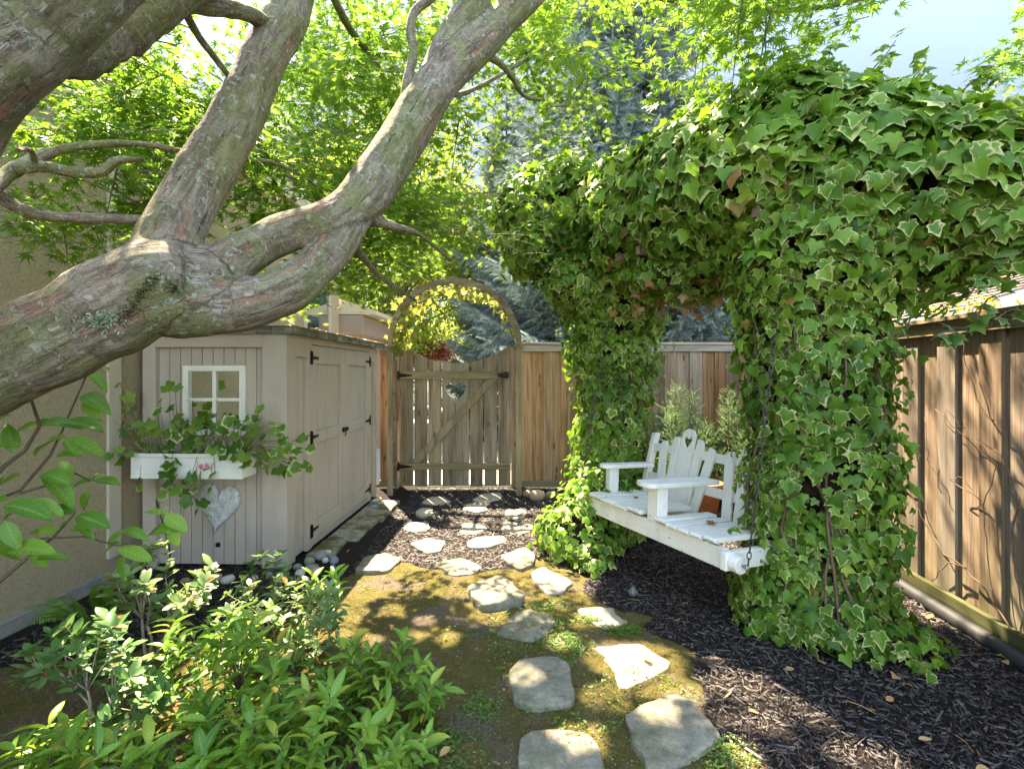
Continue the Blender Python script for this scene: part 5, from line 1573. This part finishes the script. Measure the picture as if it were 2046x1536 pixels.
M['vineleaf'] = leafmat('yellow_vine_leaf', [(0, (0.10, 0.18, 0.03)), (.6, (0.20, 0.27, 0.05)), (1, (0.34, 0.33, 0.08))], edge=(.4, .42, .2), trans=.45, tcol=(.45, .48, .08), edge_rng=(.8, 1.0), dead=(.06, (.35, .17, .05)))
leaves('foliage', IVY, P, D, Nn, S, M['vineleaf'], vn)

# bare vines on the weathered fence
FO, FU, FN = FR0, u_, nrm
fvo = empty('bare_vine', tuple(FR0 + u_ * 3.6), 0, 'leafless vine stems creeping up the weathered fence', 'vine')
m = MB()
def fence_pt(px, py):
    dx, dz = (px - CX) / F, -(py - HY) / F
    Y = (FO.x + nrm.x * .03 - FO.y * u_.x / u_.y) / (dx - u_.x / u_.y)
    return Vector((dx * Y, Y, CAMH + dz * Y))
for tr, r in (([(2044, 1340), (2036, 1290), (2000, 1225), (1960, 1165), (1920, 1130), (1880, 1100), (1840, 1035), (1820, 980), (1790, 950), (1760, 930)], .0055), ([(2036, 1280), (2046, 1230), (2030, 1150), (2020, 1080), (2035, 1010), (2020, 950), (1995, 905), (1960, 885), (1920, 850), (1880, 805)], .004),
              ([(1990, 1215), (1970, 1100), (1965, 1010), (1990, 930), (1960, 890), (1900, 850), (1860, 800)], .003), ([(1985, 840), (1950, 800), (1935, 740), (1925, 690), (1918, 660)], .004),
              ([(1930, 1135), (1900, 1122), (1875, 1140), (1862, 1165)], .0045), ([(1880, 985), (1862, 930), (1850, 880), (1845, 820)], .0025), ([(1962, 1000), (1900, 960), (1915, 950), (1950, 985)], .003), ([(2046, 1080), (2030, 1000), (2000, 960)], .003)):
    pts = []
    for i in range(len(tr) - 1):
        for k in range(4):
            u = k / 4; pts.append(fence_pt(tr[i][0] + (tr[i + 1][0] - tr[i][0]) * u + random.gauss(0, 2), tr[i][1] + (tr[i + 1][1] - tr[i][1]) * u + random.gauss(0, 2)))
    m.tube([p - fvo.location for p in pts], [r * (1 - .5 * i / len(pts)) for i in range(len(pts))], 6)
m.build('stems', M['vine'], fvo, smooth=True)

# ------------------------------------------------------------------ shrubs in front
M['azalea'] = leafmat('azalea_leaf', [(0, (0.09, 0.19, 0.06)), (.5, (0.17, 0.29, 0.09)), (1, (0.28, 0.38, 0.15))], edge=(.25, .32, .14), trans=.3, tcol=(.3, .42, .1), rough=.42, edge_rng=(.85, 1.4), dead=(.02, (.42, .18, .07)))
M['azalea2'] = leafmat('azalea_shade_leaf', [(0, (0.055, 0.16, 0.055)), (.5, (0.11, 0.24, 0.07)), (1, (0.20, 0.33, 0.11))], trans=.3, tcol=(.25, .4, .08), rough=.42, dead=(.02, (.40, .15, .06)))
M['camellia'] = leafmat('glossy_leaf', [(0, (0.06, 0.17, 0.024)), (.5, (0.135, 0.29, 0.034)), (.85, (0.24, 0.40, 0.05)), (1, (0.40, 0.46, 0.07))], trans=.32, tcol=(.3, .48, .03), rough=.32, spec=.35, dead=(.014, (.45, .26, .03)), mid=.3)
M['twig_pale'] = plain('pale_twig', (0.40, 0.31, 0.26), .8, 0, .3, .4, 40)
M['twig_dark'] = plain('dark_twig', (0.10, 0.075, 0.05), .8, 0, .3, .4, 40)
def shrub(name, base, tips, label, cat, leafm, twigm, tpl, per, size, whorl=True, group=None, stem_r=.006, up=.5):
    """stems from the base to each tip, leaves in whorls at and below the tip"""
    base = Vector(base); base.z = zg(base.x, base.y)
    o = empty(name, base, 0, label, cat, group)
    m = MB(); P, D, Nn, S, Rn = [], [], [], [], []
    T0 = [Vector(q) - base for q in tips]
    seeds = random.sample(T0, max(2, len(T0) // 6)); forks = []
    for sd_ in seeds:
        mem = [q for q in T0 if min(seeds, key=lambda z: (z - q).length) is sd_]
        c_ = sum(mem, Vector((0, 0, 0))) / len(mem)
        fk = c_ * .55 + Vector((0, 0, -.03)); fk.z = max(fk.z, .03); forks.append((sd_, fk))
        low = Vector((c_.x * .1, c_.y * .1, -.01)); j = lambda: Vector((random.gauss(0, .012), random.gauss(0, .012), 0))
        m.tube([low, low.lerp(fk, .33) + j(), low.lerp(fk, .66) + j(), fk], [stem_r, stem_r * .9, stem_r * .8, stem_r * .7], 7)
    for tp in T0:
        fk = min(forks, key=lambda z: (z[0] - tp).length)[1]
        mid = fk.lerp(tp, .5) + Vector((random.gauss(0, .018), random.gauss(0, .018), random.gauss(.01, .012)))
        m.tube([fk, fk.lerp(mid, .5) + Vector((0, 0, .006)), mid, tp], [stem_r * .6, stem_r * .5, stem_r * .38, stem_r * .22], 6)
        ax = unit(np.array(tp - mid) + rng.normal(0, .05, 3) + [0, 0, .15])
        b1 = unit(np.cross(ax, rng.normal(size=3))); b2 = np.cross(ax, b1)
        tone = random.random()
        for k in range(per):
            a = k * 2.4 + random.random() * .5
            radial = b1 * math.cos(a) + b2 * math.sin(a)
            if whorl: f_ = random.random() ** 1.7 * .10
            else: f_ = k / per * .17
            q = np.array(tp) - ax * f_
            el = up * (1 - f_ * 5) + random.uniform(-.25, .25)
            d = radial + ax * el
            if not whorl: d = d + ax * .35 + np.array([0, 0, .08])
            P.append(q); D.append(d); Nn.append(ax * 1.0 + np.array([0, 0, .5]) - radial * el * .6 + rng.normal(0, .15, 3)); S.append(size * random.uniform(.5, 1.25)); Rn.append(min(1, max(0, random.gauss(.28 + .5 * tone, .2))))
    m.build('stems', twigm, o, smooth=True)
    P = np.array(P); keep_ = P[:, 2] > .012
    leaves('foliage', tpl, P[keep_], np.array(D)[keep_], np.array(Nn)[keep_], np.array(S)[keep_], leafm, o, np.array(Rn)[keep_])
    return o
def tips_px(lst, Y, jit=.06):
    return [at(x, y, Y + random.uniform(-jit, jit)) for x, y in lst]
def tips_box(x0, x1, y0, y1, Y0, Y1, n, f=None):
    out = []
    while len(out) < n:
        px, py = random.uniform(x0, x1), random.uniform(y0, y1)
        if f and not f(px, py): continue
        p = at(px, py, random.uniform(Y0, Y1))
        if p.z < .06: continue
        out.append(p)
    return out
# pale azalea in the sun, with bare whitish stems
az = [(225, 1150), (250, 1170), (290, 1165), (330, 1140), (395, 1150), (420, 1130), (375, 1175), (345, 1190), (310, 1200), (400, 1185), (240, 1195), (270, 1180), (360, 1205), (330, 1205), (410, 1165), (255, 1150), (300, 1090), (330, 1085), (285, 1110)]
shrub('azalea', at(300, 1320, 2.5), tips_px(az, 2.45, .12), 'open azalea with pale sunlit leaves on bare whitish stems, by the shed front', 'shrub', M['azalea'], M['twig_pale'], BLADE_S, 19, .066, stem_r=.008, group='azaleas')
az2 = [(120, 1270), (60, 1300), (110, 1300), (160, 1290), (200, 1280), (230, 1310), (250, 1290), (140, 1330), (90, 1330), (180, 1340), (220, 1350), (280, 1320), (300, 1350), (130, 1250), (260, 1350), (170, 1250), (100, 1265), (215, 1235), (230, 1250), (190, 1310), (60, 1320), (320, 1380), (290, 1400), (350, 1390), (270, 1420), (210, 1440), (240, 1400)]
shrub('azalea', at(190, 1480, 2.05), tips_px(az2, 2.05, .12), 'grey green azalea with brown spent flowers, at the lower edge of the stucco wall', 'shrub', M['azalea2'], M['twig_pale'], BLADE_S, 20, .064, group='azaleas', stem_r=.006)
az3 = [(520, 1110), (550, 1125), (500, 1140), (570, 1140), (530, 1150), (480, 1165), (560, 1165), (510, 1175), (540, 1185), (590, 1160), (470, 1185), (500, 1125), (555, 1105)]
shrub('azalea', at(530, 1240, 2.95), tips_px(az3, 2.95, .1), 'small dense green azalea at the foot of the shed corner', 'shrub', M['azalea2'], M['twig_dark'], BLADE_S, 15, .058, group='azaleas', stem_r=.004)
az4 = tips_box(430, 680, 1150, 1340, 2.3, 2.65, 60)
shrub('azalea', at(560, 1330, 2.5), az4, 'sprawling azalea with tiny sun bleached leaves between the glossy shrubs', 'shrub', M['azalea'], M['twig_pale'], BLADE_S, 16, .050, group='azaleas', stem_r=.004)
# glossy shrubs
shrub('camellia_shrub', at(470, 1530, 1.95), tips_box(320, 660, 1190, 1440, 1.8, 2.15, 46, lambda x, y: y > 1200 + abs(x - 480) * .35), 'glossy bright green shrub in the middle of the lower left planting', 'shrub', M['camellia'], M['twig_dark'], BLADE, 13, .080, False, 'glossy leaved shrubs', .005)
shrub('camellia_shrub', at(770, 1500, 2.0), tips_box(640, 890, 1215, 1490, 1.85, 2.15, 46, lambda x, y: y > 1215 + abs(x - 750) * .9), 'upright glossy shrub standing on the moss next to the stones', 'shrub', M['camellia'], M['twig_dark'], BLADE, 13, .074, False, 'glossy leaved shrubs', .005)
shrub('camellia_shrub', at(620, 1640, 1.7), tips_box(400, 860, 1390, 1570, 1.55, 1.85, 50), 'low glossy shrub along the bottom edge, in front of the upright one', 'shrub', M['camellia'], M['twig_dark'], BLADE, 13, .080, False, 'glossy leaved shrubs', .005)
shrub('camellia_shrub', at(220, 1660, 1.65), tips_box(20, 430, 1440, 1570, 1.5, 1.8, 34), 'glossy shrub cut by the lower left corner of the picture', 'shrub', M['camellia'], M['twig_dark'], BLADE, 12, .09, False, 'glossy leaved shrubs', .005)
shrub('camellia_shrub', at(660, 1240, 2.75), tips_box(610, 680, 1145, 1215, 2.65, 2.85, 9), 'sparse young glossy shrub beside the pebbles', 'shrub', M['camellia'], M['twig_dark'], BLADE, 10, .085, False, 'glossy leaved shrubs', .004)
# hydrangea at the left edge
M['hyd'] = leafmat('hydrangea_leaf', [(0, (0.06, 0.19, 0.03)), (.5, (0.12, 0.29, 0.04)), (1, (0.23, 0.40, 0.06))], trans=.38, tcol=(.34, .55, .05), rough=.4, spec=.35, mid=.35)
M['bud'] = leafmat('pale_bud', [(0, (0.30, 0.42, 0.08)), (1, (0.45, 0.50, 0.18))], trans=.3)
hyd = empty('hydrangea', (-1.95, 1.75, 0), 0, 'large leaved shrub reaching in from the left edge under the trunk', 'shrub')
HO = Vector((-1.95, 1.75, 0))
m = MB(); P, D, Nn, S = [], [], [], []
hst = [[(-120, 1000), (0, 860), (75, 905), (110, 830)], ]
def px_stem(lst, r):
    pts = [at(*p) - HO for p in lst]
    m.tube(pts, [r * (1 - .6 * i / (len(pts) - 1)) for i in range(len(pts))], 7)
px_stem([(-150, 1120, 1.6), (-60, 1000, 1.65), (10, 930, 1.68), (50, 900, 1.7), (80, 850, 1.72), (60, 790, 1.72), (45, 730, 1.72)], .009)
px_stem([(-150, 1130, 1.6), (-40, 1010, 1.7), (40, 980, 1.75), (100, 910, 1.8), (120, 870, 1.82), (175, 745, 1.9)], .007)
px_stem([(-100, 1240, 1.6), (0, 1160, 1.65), (60, 1110, 1.7), (110, 1070, 1.75), (150, 1025, 1.78)], .008)
px_stem([(25, 1085, 1.66), (90, 1075, 1.72), (170, 1072, 1.8), (235, 1090, 1.9), (280, 1080, 1.95), (310, 1060, 2.0), (330, 1030, 2.0)], .004)
px_stem([(40, 985, 1.72), (110, 965, 1.8), (150, 945, 1.85), (180, 960, 1.9), (190, 950, 1.92)], .005)
def lf(x, y, Y, ang, s, tilt=.5):
    """leaf at a pixel-measured point pointing along the given picture angle (degrees, up = 90)"""
    a = R(ang); d = np.array([math.cos(a), random.uniform(-.35, .1), math.sin(a) * .8])
    P.append(np.array(at(x, y, Y) - HO)); D.append(d); Nn.append(np.array([random.gauss(0, .25), -tilt, 1.0]) + rng.normal(0, .15, 3)); S.append(s / F * Y)
for a in [(45, 725, 1.72, 200, 100), (50, 735, 1.72, -10, 90), (55, 790, 1.72, 170, 110), (75, 850, 1.74, 190, 100), (80, 850, 1.74, 20, 95), (120, 845, 1.8, 10, 130), (110, 850, 1.78, 165, 90), (130, 875, 1.8, 190, 110), (130, 880, 1.82, -35, 60),
          (30, 905, 1.7, 100, 90), (40, 950, 1.7, 200, 95), (10, 950, 1.68, 230, 80), (80, 950, 1.74, 10, 90), (85, 955, 1.75, -30, 110), (10, 1010, 1.66, 0, 120), (15, 1000, 1.66, 180, 90), (0, 1050, 1.64, 270, 130), (10, 1040, 1.64, -60, 90), (20, 1100, 1.65, 20, 120),
          (-10, 1110, 1.64, 250, 100), (60, 1110, 1.7, -20, 60), (75, 1115, 1.7, 20, 85), (115, 1065, 1.76, 150, 70), (115, 1065, 1.76, 60, 60), (150, 1025, 1.78, 150, 75), (155, 1030, 1.8, -5, 105), (150, 1050, 1.8, -25, 60), (140, 1060, 1.8, 20, 60), (175, 745, 1.9, 190, 70), (175, 745, 1.9, -20, 75), (165, 790, 1.9, -15, 90), (170, 800, 1.9, -50, 70),
          (130, 880, 1.84, -15, 100), (190, 960, 1.9, 180, 70), (190, 960, 1.9, 10, 85), (180, 980, 1.9, -110, 60), (150, 950, 1.86, 160, 60), (215, 1090, 1.9, 60, 60), (240, 1085, 1.92, 200, 60), (250, 1060, 1.95, 5, 75), (235, 1095, 1.92, -20, 100), (300, 1065, 2.0, 30, 80), (330, 1030, 2.0, 150, 70), (330, 1030, 2.0, -25, 75), (335, 1055, 2.0, -60, 60), (250, 1110, 1.95, -100, 80),
          (20, 830, 1.7, 200, 90), (0, 830, 1.7, 180, 90), (0, 900, 1.68, 170, 80), (40, 890, 1.7, 170, 90), (60, 1000, 1.7, -20, 95), (55, 1010, 1.7, 200, 80), (110, 915, 1.8, 30, 70), (120, 920, 1.8, -60, 60)]: lf(*a)
m.build('stems', M['twig_dark'], hyd, smooth=True)
leaves('foliage', BLADE_W, P, D, Nn, np.array(S) * .70, M['hyd'], hyd)
for (x, y, Y) in ((210, 735, 1.95), (140, 890, 1.84), (195, 950, 1.92), (325, 1025, 2.0), (80, 1092, 1.7)):
    P, D, Nn, S = [], [], [], []
    for k in range(24):
        P.append(np.array(at(x + random.gauss(0, 7), y + random.gauss(0, 4), Y) - HO)); D.append(rng.normal(size=3)); Nn.append(rng.normal(size=3)); S.append(.012)
    leaves('flower_bud', OVAL, P, D, Nn, S, M['bud'], hyd)
# ferns
M['fern'] = leafmat('fern_leaf', [(0, (0.08, 0.20, 0.03)), (1, (0.20, 0.38, 0.06))], trans=.45, tcol=(.2, .4, .03))
def fern(base, fronds, label):
    base = Vector(base); o = empty('fern', base, 0, label, 'fern', 'ferns at the wall foot')
    m = MB(); P, D, Nn, S = [], [], [], []
    for (px, py, Y) in fronds:
        tip = at(px, py, Y) - base; ctrl = tip * .45 + Vector((0, 0, abs(tip.length) * .38)); pts = []
        for k in range(25):
            u = k / 24; pts.append(ctrl * (2 * u * (1 - u)) + tip * u * u)
        m.tube(pts, [.003 * (1 - k / 26) for k in range(25)], 5)
        for k in range(2, 25):
            u = k / 24; t_ = unit(np.array(pts[min(k + 1, 24)] - pts[k - 1])); sd = unit(np.cross(t_, [0, 0, 1.0])); nn_ = np.cross(sd, t_)
            l = .062 * math.sin(math.pi * min(1, .12 + u * .88)) ** .7 + .006
            for j in (0,):
                for sg in (-1, 1):
                    P.append(np.array(pts[k]) + t_ * .004 * j); D.append(sd * sg + t_ * .45 + [0, 0, -.15]); Nn.append(nn_ + rng.normal(0, .1, 3)); S.append(l * random.uniform(.9, 1.1))
    m.build('stems', M['twig_dark'], o); leaves('fronds', blade(.10, 4, .1, .1), P, D, Nn, S, M['fern'], o)
fern(at(175, 1255, 2.75), [(50, 1250, 2.5), (45, 1215, 2.7), (90, 1195, 2.8), (60, 1235, 2.6), (150, 1200, 2.7), (130, 1300, 2.4), (190, 1300, 2.45), (100, 1270, 2.5)], 'spreading fern against the stucco wall, fronds pointing left')
fern(at(205, 1245, 3.0), [(200, 1165, 2.9), (215, 1180, 3.0), (185, 1185, 2.95), (235, 1200, 2.9), (220, 1230, 2.8)], 'upright fern in front of the wall trim board')
# geranium in the planter
ger = empty('geranium', (0, 0, 0), 0, 'variegated ivy geranium with pink flowers trailing from the white planter box', 'geranium')
ger.matrix_world = pb.matrix_world @ Matrix.Translation((.415, -.11, .15))
GI = ger.matrix_world.inverted()
M['ger'] = leafmat('geranium_leaf', [(0, (0.04, 0.13, 0.02)), (.5, (0.08, 0.20, 0.03)), (1, (0.20, 0.30, 0.045))], edge=(.55, .58, .30), trans=.32, tcol=(.3, .48, .05), edge_rng=(.92, 1.2))
m = MB(); P, D, Nn, S = [], [], [], []
gt = [(330, 770), (322, 800), (350, 770), (320, 820), (345, 815), (240, 765), (250, 790), (245, 820), (270, 815), (225, 840), (255, 850), (300, 840), (240, 860), (235, 895), (225, 915), (255, 905), (275, 865), (290, 870), (300, 890), (320, 865), (340, 860), (355, 855), (375, 865), (390, 850), (400, 835), (430, 830), (420, 850), (410, 870), (440, 855),
      (455, 860), (470, 865), (480, 845), (495, 855), (510, 850), (520, 840), (540, 845), (550, 860), (530, 870), (560, 880), (575, 895), (590, 880), (610, 870), (600, 900), (605, 925), (580, 920), (555, 915), (540, 905), (520, 895), (500, 880), (520, 925), (535, 935), (480, 880), (460, 890), (440, 880), (425, 895), (410, 900), (390, 885), (370, 890), (350, 885),
      (335, 905), (325, 895), (345, 925), (330, 940), (360, 915), (380, 920), (350, 950), (370, 955), (345, 975), (365, 985), (390, 975), (380, 1000), (400, 1000), (395, 1020), (340, 960), (320, 985), (280, 955), (290, 945), (365, 1050), (400, 940), (420, 930), (430, 945), (450, 905), (470, 910), (490, 905), (460, 930), (480, 930), (405, 880), (375, 845), (360, 835), (300, 855), (285, 850), (555, 935), (575, 940), (590, 930), (525, 815), (515, 835), (465, 840), (450, 845), (430, 865)]
roots = [pb.matrix_world @ Vector((.08 + .67 * k / 8, -.10, .16)) for k in range(9)]
for (x, y) in gt + [(x + random.gauss(0, 14), y + random.gauss(0, 10)) for x, y in gt if 840 < y < 960 and random.random() < .75]:
    Y = 3.50 + random.uniform(-.09, .10) if y < 950 else 3.50 + random.uniform(-.04, .03)
    q = at(x, y, Y); r0 = min(roots, key=lambda r: (r - q).length)
    mid = (r0 + q) / 2 + Vector((0, -.04, .05))
    if random.random() < .7: m.tube([GI @ r0, GI @ mid, GI @ q], [.003, .0025, .0015], 5)
    pv = np.array(GI @ q); a = random.uniform(0, 6.28)
    P.append(pv); nn_ = np.array([random.gauss(0, .4), -.9, .75]) + rng.normal(0, .3, 3); d = np.array([math.cos(a), -.2, -abs(math.sin(a)) * .8]); D.append(d - unit(nn_) * (d @ unit(nn_))); Nn.append(nn_); S.append(random.uniform(.055, .10))
m.build('stems', plain('geranium_stem', (0.16, 0.17, 0.06), .7), ger)
leaves('foliage', GERA, P, D, Nn, S, M['ger'], ger)
M['pink'] = leafmat('pink_petal', [(0, (0.62, 0.10, 0.22)), (1, (0.75, 0.28, 0.36))], trans=.3, tcol=(.8, .2, .3), vein=False)
P, D, Nn, S = [], [], [], []
for (x, y) in ((401, 932), (414, 930)):
    for k in range(9):
        a = k * .7; P.append(np.array(GI @ at(x, y, 3.42))); D.append([math.cos(a), -.1, math.sin(a)]); Nn.append(np.array([0, -1, .2]) + rng.normal(0, .3, 3)); S.append(random.uniform(.016, .026))
leaves('flower', OVAL, P, D, Nn, S, M['pink'], ger)
P, D, Nn, S = [], [], [], []
for k in range(7):
    a = k * .9; P.append(np.array(GI @ at(518, 816, 3.55))); D.append([math.cos(a), -.1, math.sin(a)]); Nn.append([0, -1, .2]); S.append(.018)
leaves('faded_flower', OVAL, P, D, Nn, S, leafmat('faded_petal', [(0, (0.6, 0.42, 0.36)), (1, (0.7, 0.55, 0.48))], trans=.3, vein=False), ger)

# ------------------------------------------------------------------ ground cover, fallen leaves, small things
P, D, Nn, S = [], [], [], []
N = 7000
x = rng.uniform(-1.6, 1.2, N); y = rng.uniform(1.4, 4.4, N)
dn = vnoise(np.stack([x * 3.2, y * 3.2, x * 0], 1), 41) + .5 * vnoise(np.stack([x * 8, y * 8, x * 0], 1), 42)
k = (moss_w(x, y) > .75) & (dn > .42)
spots = [(1095, 1215, .12), (1110, 1245, .10), (1150, 1300, .07), (1100, 1290, .1), (1120, 1330, .06), (1060, 1400, .08), (960, 1415, .08), (900, 1530, .15), (1420, 1500, .1), (1230, 1265, .06), (1260, 1260, .05), (1450, 1530, .12), (1140, 1280, .07), (1300, 1490, .05), (1180, 1240, .07), (880, 1480, .08), (760, 1130, .04)]
xa = np.concatenate([x[k]] + [gp(a, b).x + rng.normal(0, c * .55, 110) for a, b, c in spots]); ya = np.concatenate([y[k]] + [gp(a, b).y + rng.normal(0, c * .5, 110) for a, b, c in spots])
n = len(xa); a = rng.uniform(0, 6.28, n)
for j in range(3):
    aa = a + j * 2.1
    P.append(np.stack([xa, ya, ground_z(xa, ya) + rng.uniform(.002, .022, n)], 1)); D.append(np.stack([np.cos(aa), np.sin(aa), rng.uniform(-.1, .5, n)], 1)); Nn.append(np.stack([rng.normal(0, .3, n), rng.normal(0, .3, n), np.ones(n)], 1)); S.append(rng.uniform(.007, .017, n))
M['weed'] = leafmat('weed_leaf', [(0, (0.05, 0.12, 0.02)), (1, (0.14, 0.26, 0.05))], trans=.3, vein=False)
wd = leaves('ground_cover', OVAL, np.concatenate(P), np.concatenate(D), np.concatenate(Nn), np.concatenate(S), M['weed'], None, None, 'stuff')
tag(wd, 'tiny green weeds sprouting through the moss', 'ground cover')
# grit and crumbs of soil on the path
N = 9000
x = rng.uniform(-1.7, 1.4, N); y = 1.5 + 3.0 * rng.random(N) ** 1.4
k = (moss_w(x, y) > .35) & (vnoise(np.stack([x * 2.6, y * 2.6, x * 0], 1), 46) > -.15)
x, y = x[k], y[k]; n = len(x)
oc = np.array([[1, 0, 0], [-1, 0, 0], [0, 1, 0], [0, -1, 0], [0, 0, .7], [0, 0, -.7]]); of = np.array([[0, 2, 4], [2, 1, 4], [1, 3, 4], [3, 0, 4], [2, 0, 5], [1, 2, 5], [3, 1, 5], [0, 3, 5]])
sz = rng.gamma(1.6, .0016, n) + .0012
gv_ = np.stack([x, y, ground_z(x, y) + sz * .3], 1)[:, None, :] + oc[None] * sz[:, None, None] * rng.uniform(.6, 1.3, (n, 6, 1))
t = NT('grit'); t.bsdf(t.ramp(t.attr('rnd'), [(0, (0.05, 0.035, 0.025)), (.6, (0.16, 0.12, 0.085)), (.9, (0.28, 0.24, 0.19)), (1, (0.42, 0.38, 0.32))]), .9)
go_ = mesh_np('grit', gv_.reshape(-1, 3), (of[None] + (np.arange(n) * 6)[:, None, None]).reshape(-1, 3), {'rnd': np.repeat(rng.random(n), 6)}, t.m)
tag(go_, 'crumbs of soil and grit scattered over the mossy path', 'grit', kind='stuff')
# moss pile
N = 170000
x = rng.uniform(-2.6, 1.3, N); y = 1.5 + 3.2 * rng.random(N) ** 1.3
bare_ = vnoise(np.stack([x * 2.1, y * 2.1, x * 0], 1), 44)
k = (moss_w(x, y) > .6) & (bare_ < .45)
x, y = x[k], y[k]; n = len(x)
M['mossp'] = leafmat('moss_tuft', [(0, (0.05, 0.058, 0.010)), (.5, (0.15, 0.135, 0.026)), (1, (0.30, 0.235, 0.06))], trans=.25, tcol=(.4, .32, .05), rough=.9, vein=False)
wd = leaves('moss', (np.array([[-.25, 0, 0], [.25, 0, 0], [0, 1, 0]]), np.array([[0, 1, 2]]), np.array([0., 0, 1])), np.stack([x, y, ground_z(x, y) - .001], 1), rng.normal(0, .8, (n, 3)) + [0, 0, .9], rng.normal(size=(n, 3)), rng.uniform(.004, .011, n), M['mossp'], None, None, 'stuff')
tag(wd, 'mustard green moss covering the soil between the stones', 'moss')
M['deadleaf'] = leafmat('fallen_leaf', [(0, (0.24, 0.10, 0.035)), (.5, (0.40, 0.21, 0.08)), (1, (0.55, 0.36, 0.17))], trans=.15, tcol=(.5, .25, .05), rough=.7)
FL = [(1495, 1420, 'near the sunlit bark in the front mulch', .5), (1355, 1238, 'alone below the swing, left of the right ivy', .35), (1770, 1398, 'curled, in front of the right ivy tip', .55), (1805, 1365, 'small, in front of the right ivy tip', .8), (1790, 1347, 'pointed, under the right ivy skirt', .6), (1832, 1297, 'pale, against the edge of the ivy runner', .9),
      (1855, 1265, 'reddish, between ivy runner and fence', .2), (1860, 1232, 'dark red, near the pipe at the fence foot', .1), (1935, 1300, 'pale, near the fence pipe', .9), (2015, 1325, 'big tan one in the fence corner by the pipe end', .7), (2015, 1310, 'rust brown strip beside the pipe end', .15), (1835, 1470, 'light tan, alone in the dark front mulch', .95), (1950, 1525, 'large tan one at the bottom right corner', .75),
      (1370, 1205, 'tiny, beside the sprinkler head', .6), (1262, 1110, 'orange, at the foot of the left ivy', .4), (700, 1100, 'brown, on the mossy concrete strip by the pebbles', .3), (1640, 1320, 'half hidden under the front of the right ivy', .5), (1570, 1340, 'light brown, before the right ivy foot', .7), (780, 1250, 'tan, on the moss beyond the upright shrub', .6), (1080, 1480, 'crumpled, between the two front stones', .4), (1750, 1420, 'dark brown, behind the small tan leaf', .05), (900, 1495, 'yellow brown, by the low glossy shrub', .8)]
for i, (px, py, txt, tone) in enumerate(FL):
    p = gp(px, py, .02); p.z = zg(p.x, p.y) + .022
    if i == 15: p.z = .034
    tpl = (BLADE_W, IVY2, OVAL)[i % 3]
    a = random.uniform(0, 6.28); s = random.uniform(.03, .055) * (1.4 if 'big' in txt or 'large' in txt else 1)
    o = leaves('fallen_leaf', tpl, [[0, 0, 0]], [[math.cos(a), math.sin(a), .15]], [[random.gauss(0, .4), random.gauss(0, .4), 1]], [s], M['deadleaf'], None, np.array([tone]))
    o.location = p; tag(o, 'dry fallen leaf, ' + txt, 'leaf', 'fallen leaves')
# clump of dry leaf on the seat, and a crumb
for (u, v, s, txt) in ((1.06, .20, .052, 'brown curled dry leaf lying on the near swing seat'), (.33, .20, .03, 'small dry leaf on the far swing seat under the armrest')):
    q = SW @ Vector((u, v, .094))
    o = leaves('dry_leaf', IVY2, [[0, 0, 0]] * 3, [[1, .2, .5], [-.3, .9, .6], [.3, -.8, .8]], [[-.5, 0, 1], [0, -.5, 1], [.2, .6, .7]], [s, s * .9, s * .8], M['deadleaf'], None, np.array([.2, .3, .25]))
    o.location = q; tag(o, txt, 'leaf')
# leaf litter on the shed roof
n = 420; sb = shed.matrix_basis
P = []
for k in range(n):
    lx, ly = -abs(random.gauss(0, .35)) + .10, random.uniform(-.06, 2.2)
    P.append(np.array(sb @ Vector((max(lx, -1.0), ly, H_ + .055 + random.random() * .012))))
lt = leaves('roof_litter', OVAL, P, rng.normal(0, 1, (n, 3)) * [1, 1, .25], rng.normal(0, .3, (n, 3)) + [0, 0, 1], rng.uniform(.018, .045, n), M['litter'], None, None, 'stuff')
tag(lt, 'dry leaves and needles lying on the shed roof', 'leaf litter')
# sprinkler head
sp_ = empty('sprinkler_head', tuple(gp(1265, 1188)), 0, 'grey pop-up sprinkler head in the mulch beside the path', 'sprinkler')
m = MB(); m.lathe([(0, 0), (.030, 0), (.032, .02), (.028, .030), (.016, .033), (.016, .045), (.012, .05), (0, .05)], (0, 0, 0), 20); m.build('cap', plain('sprinkler_plastic', (0.12, 0.13, 0.14), .5), sp_, smooth=True)
m = MB(); m.tube([(0, 0, .045), (0, 0, .062)], .008, 10); m.build('nozzle', M['steel'], sp_)
# two dry stalks on the mulch
for pts, txt in (([(1690, 1410), (1720, 1420), (1750, 1437)], 'long orange dry stalk on the mulch in front of the right ivy'), ([(1910, 1480), (1930, 1495), (1945, 1515)], 'curved dry stalk near the large tan leaf in the corner')):
    m = MB(); m.tube([Vector((*gp(*p)[:2], .025)) for p in pts], .002, 5)
    tag(m.build('dry_stalk', M['deadleaf']), txt, 'stalk')
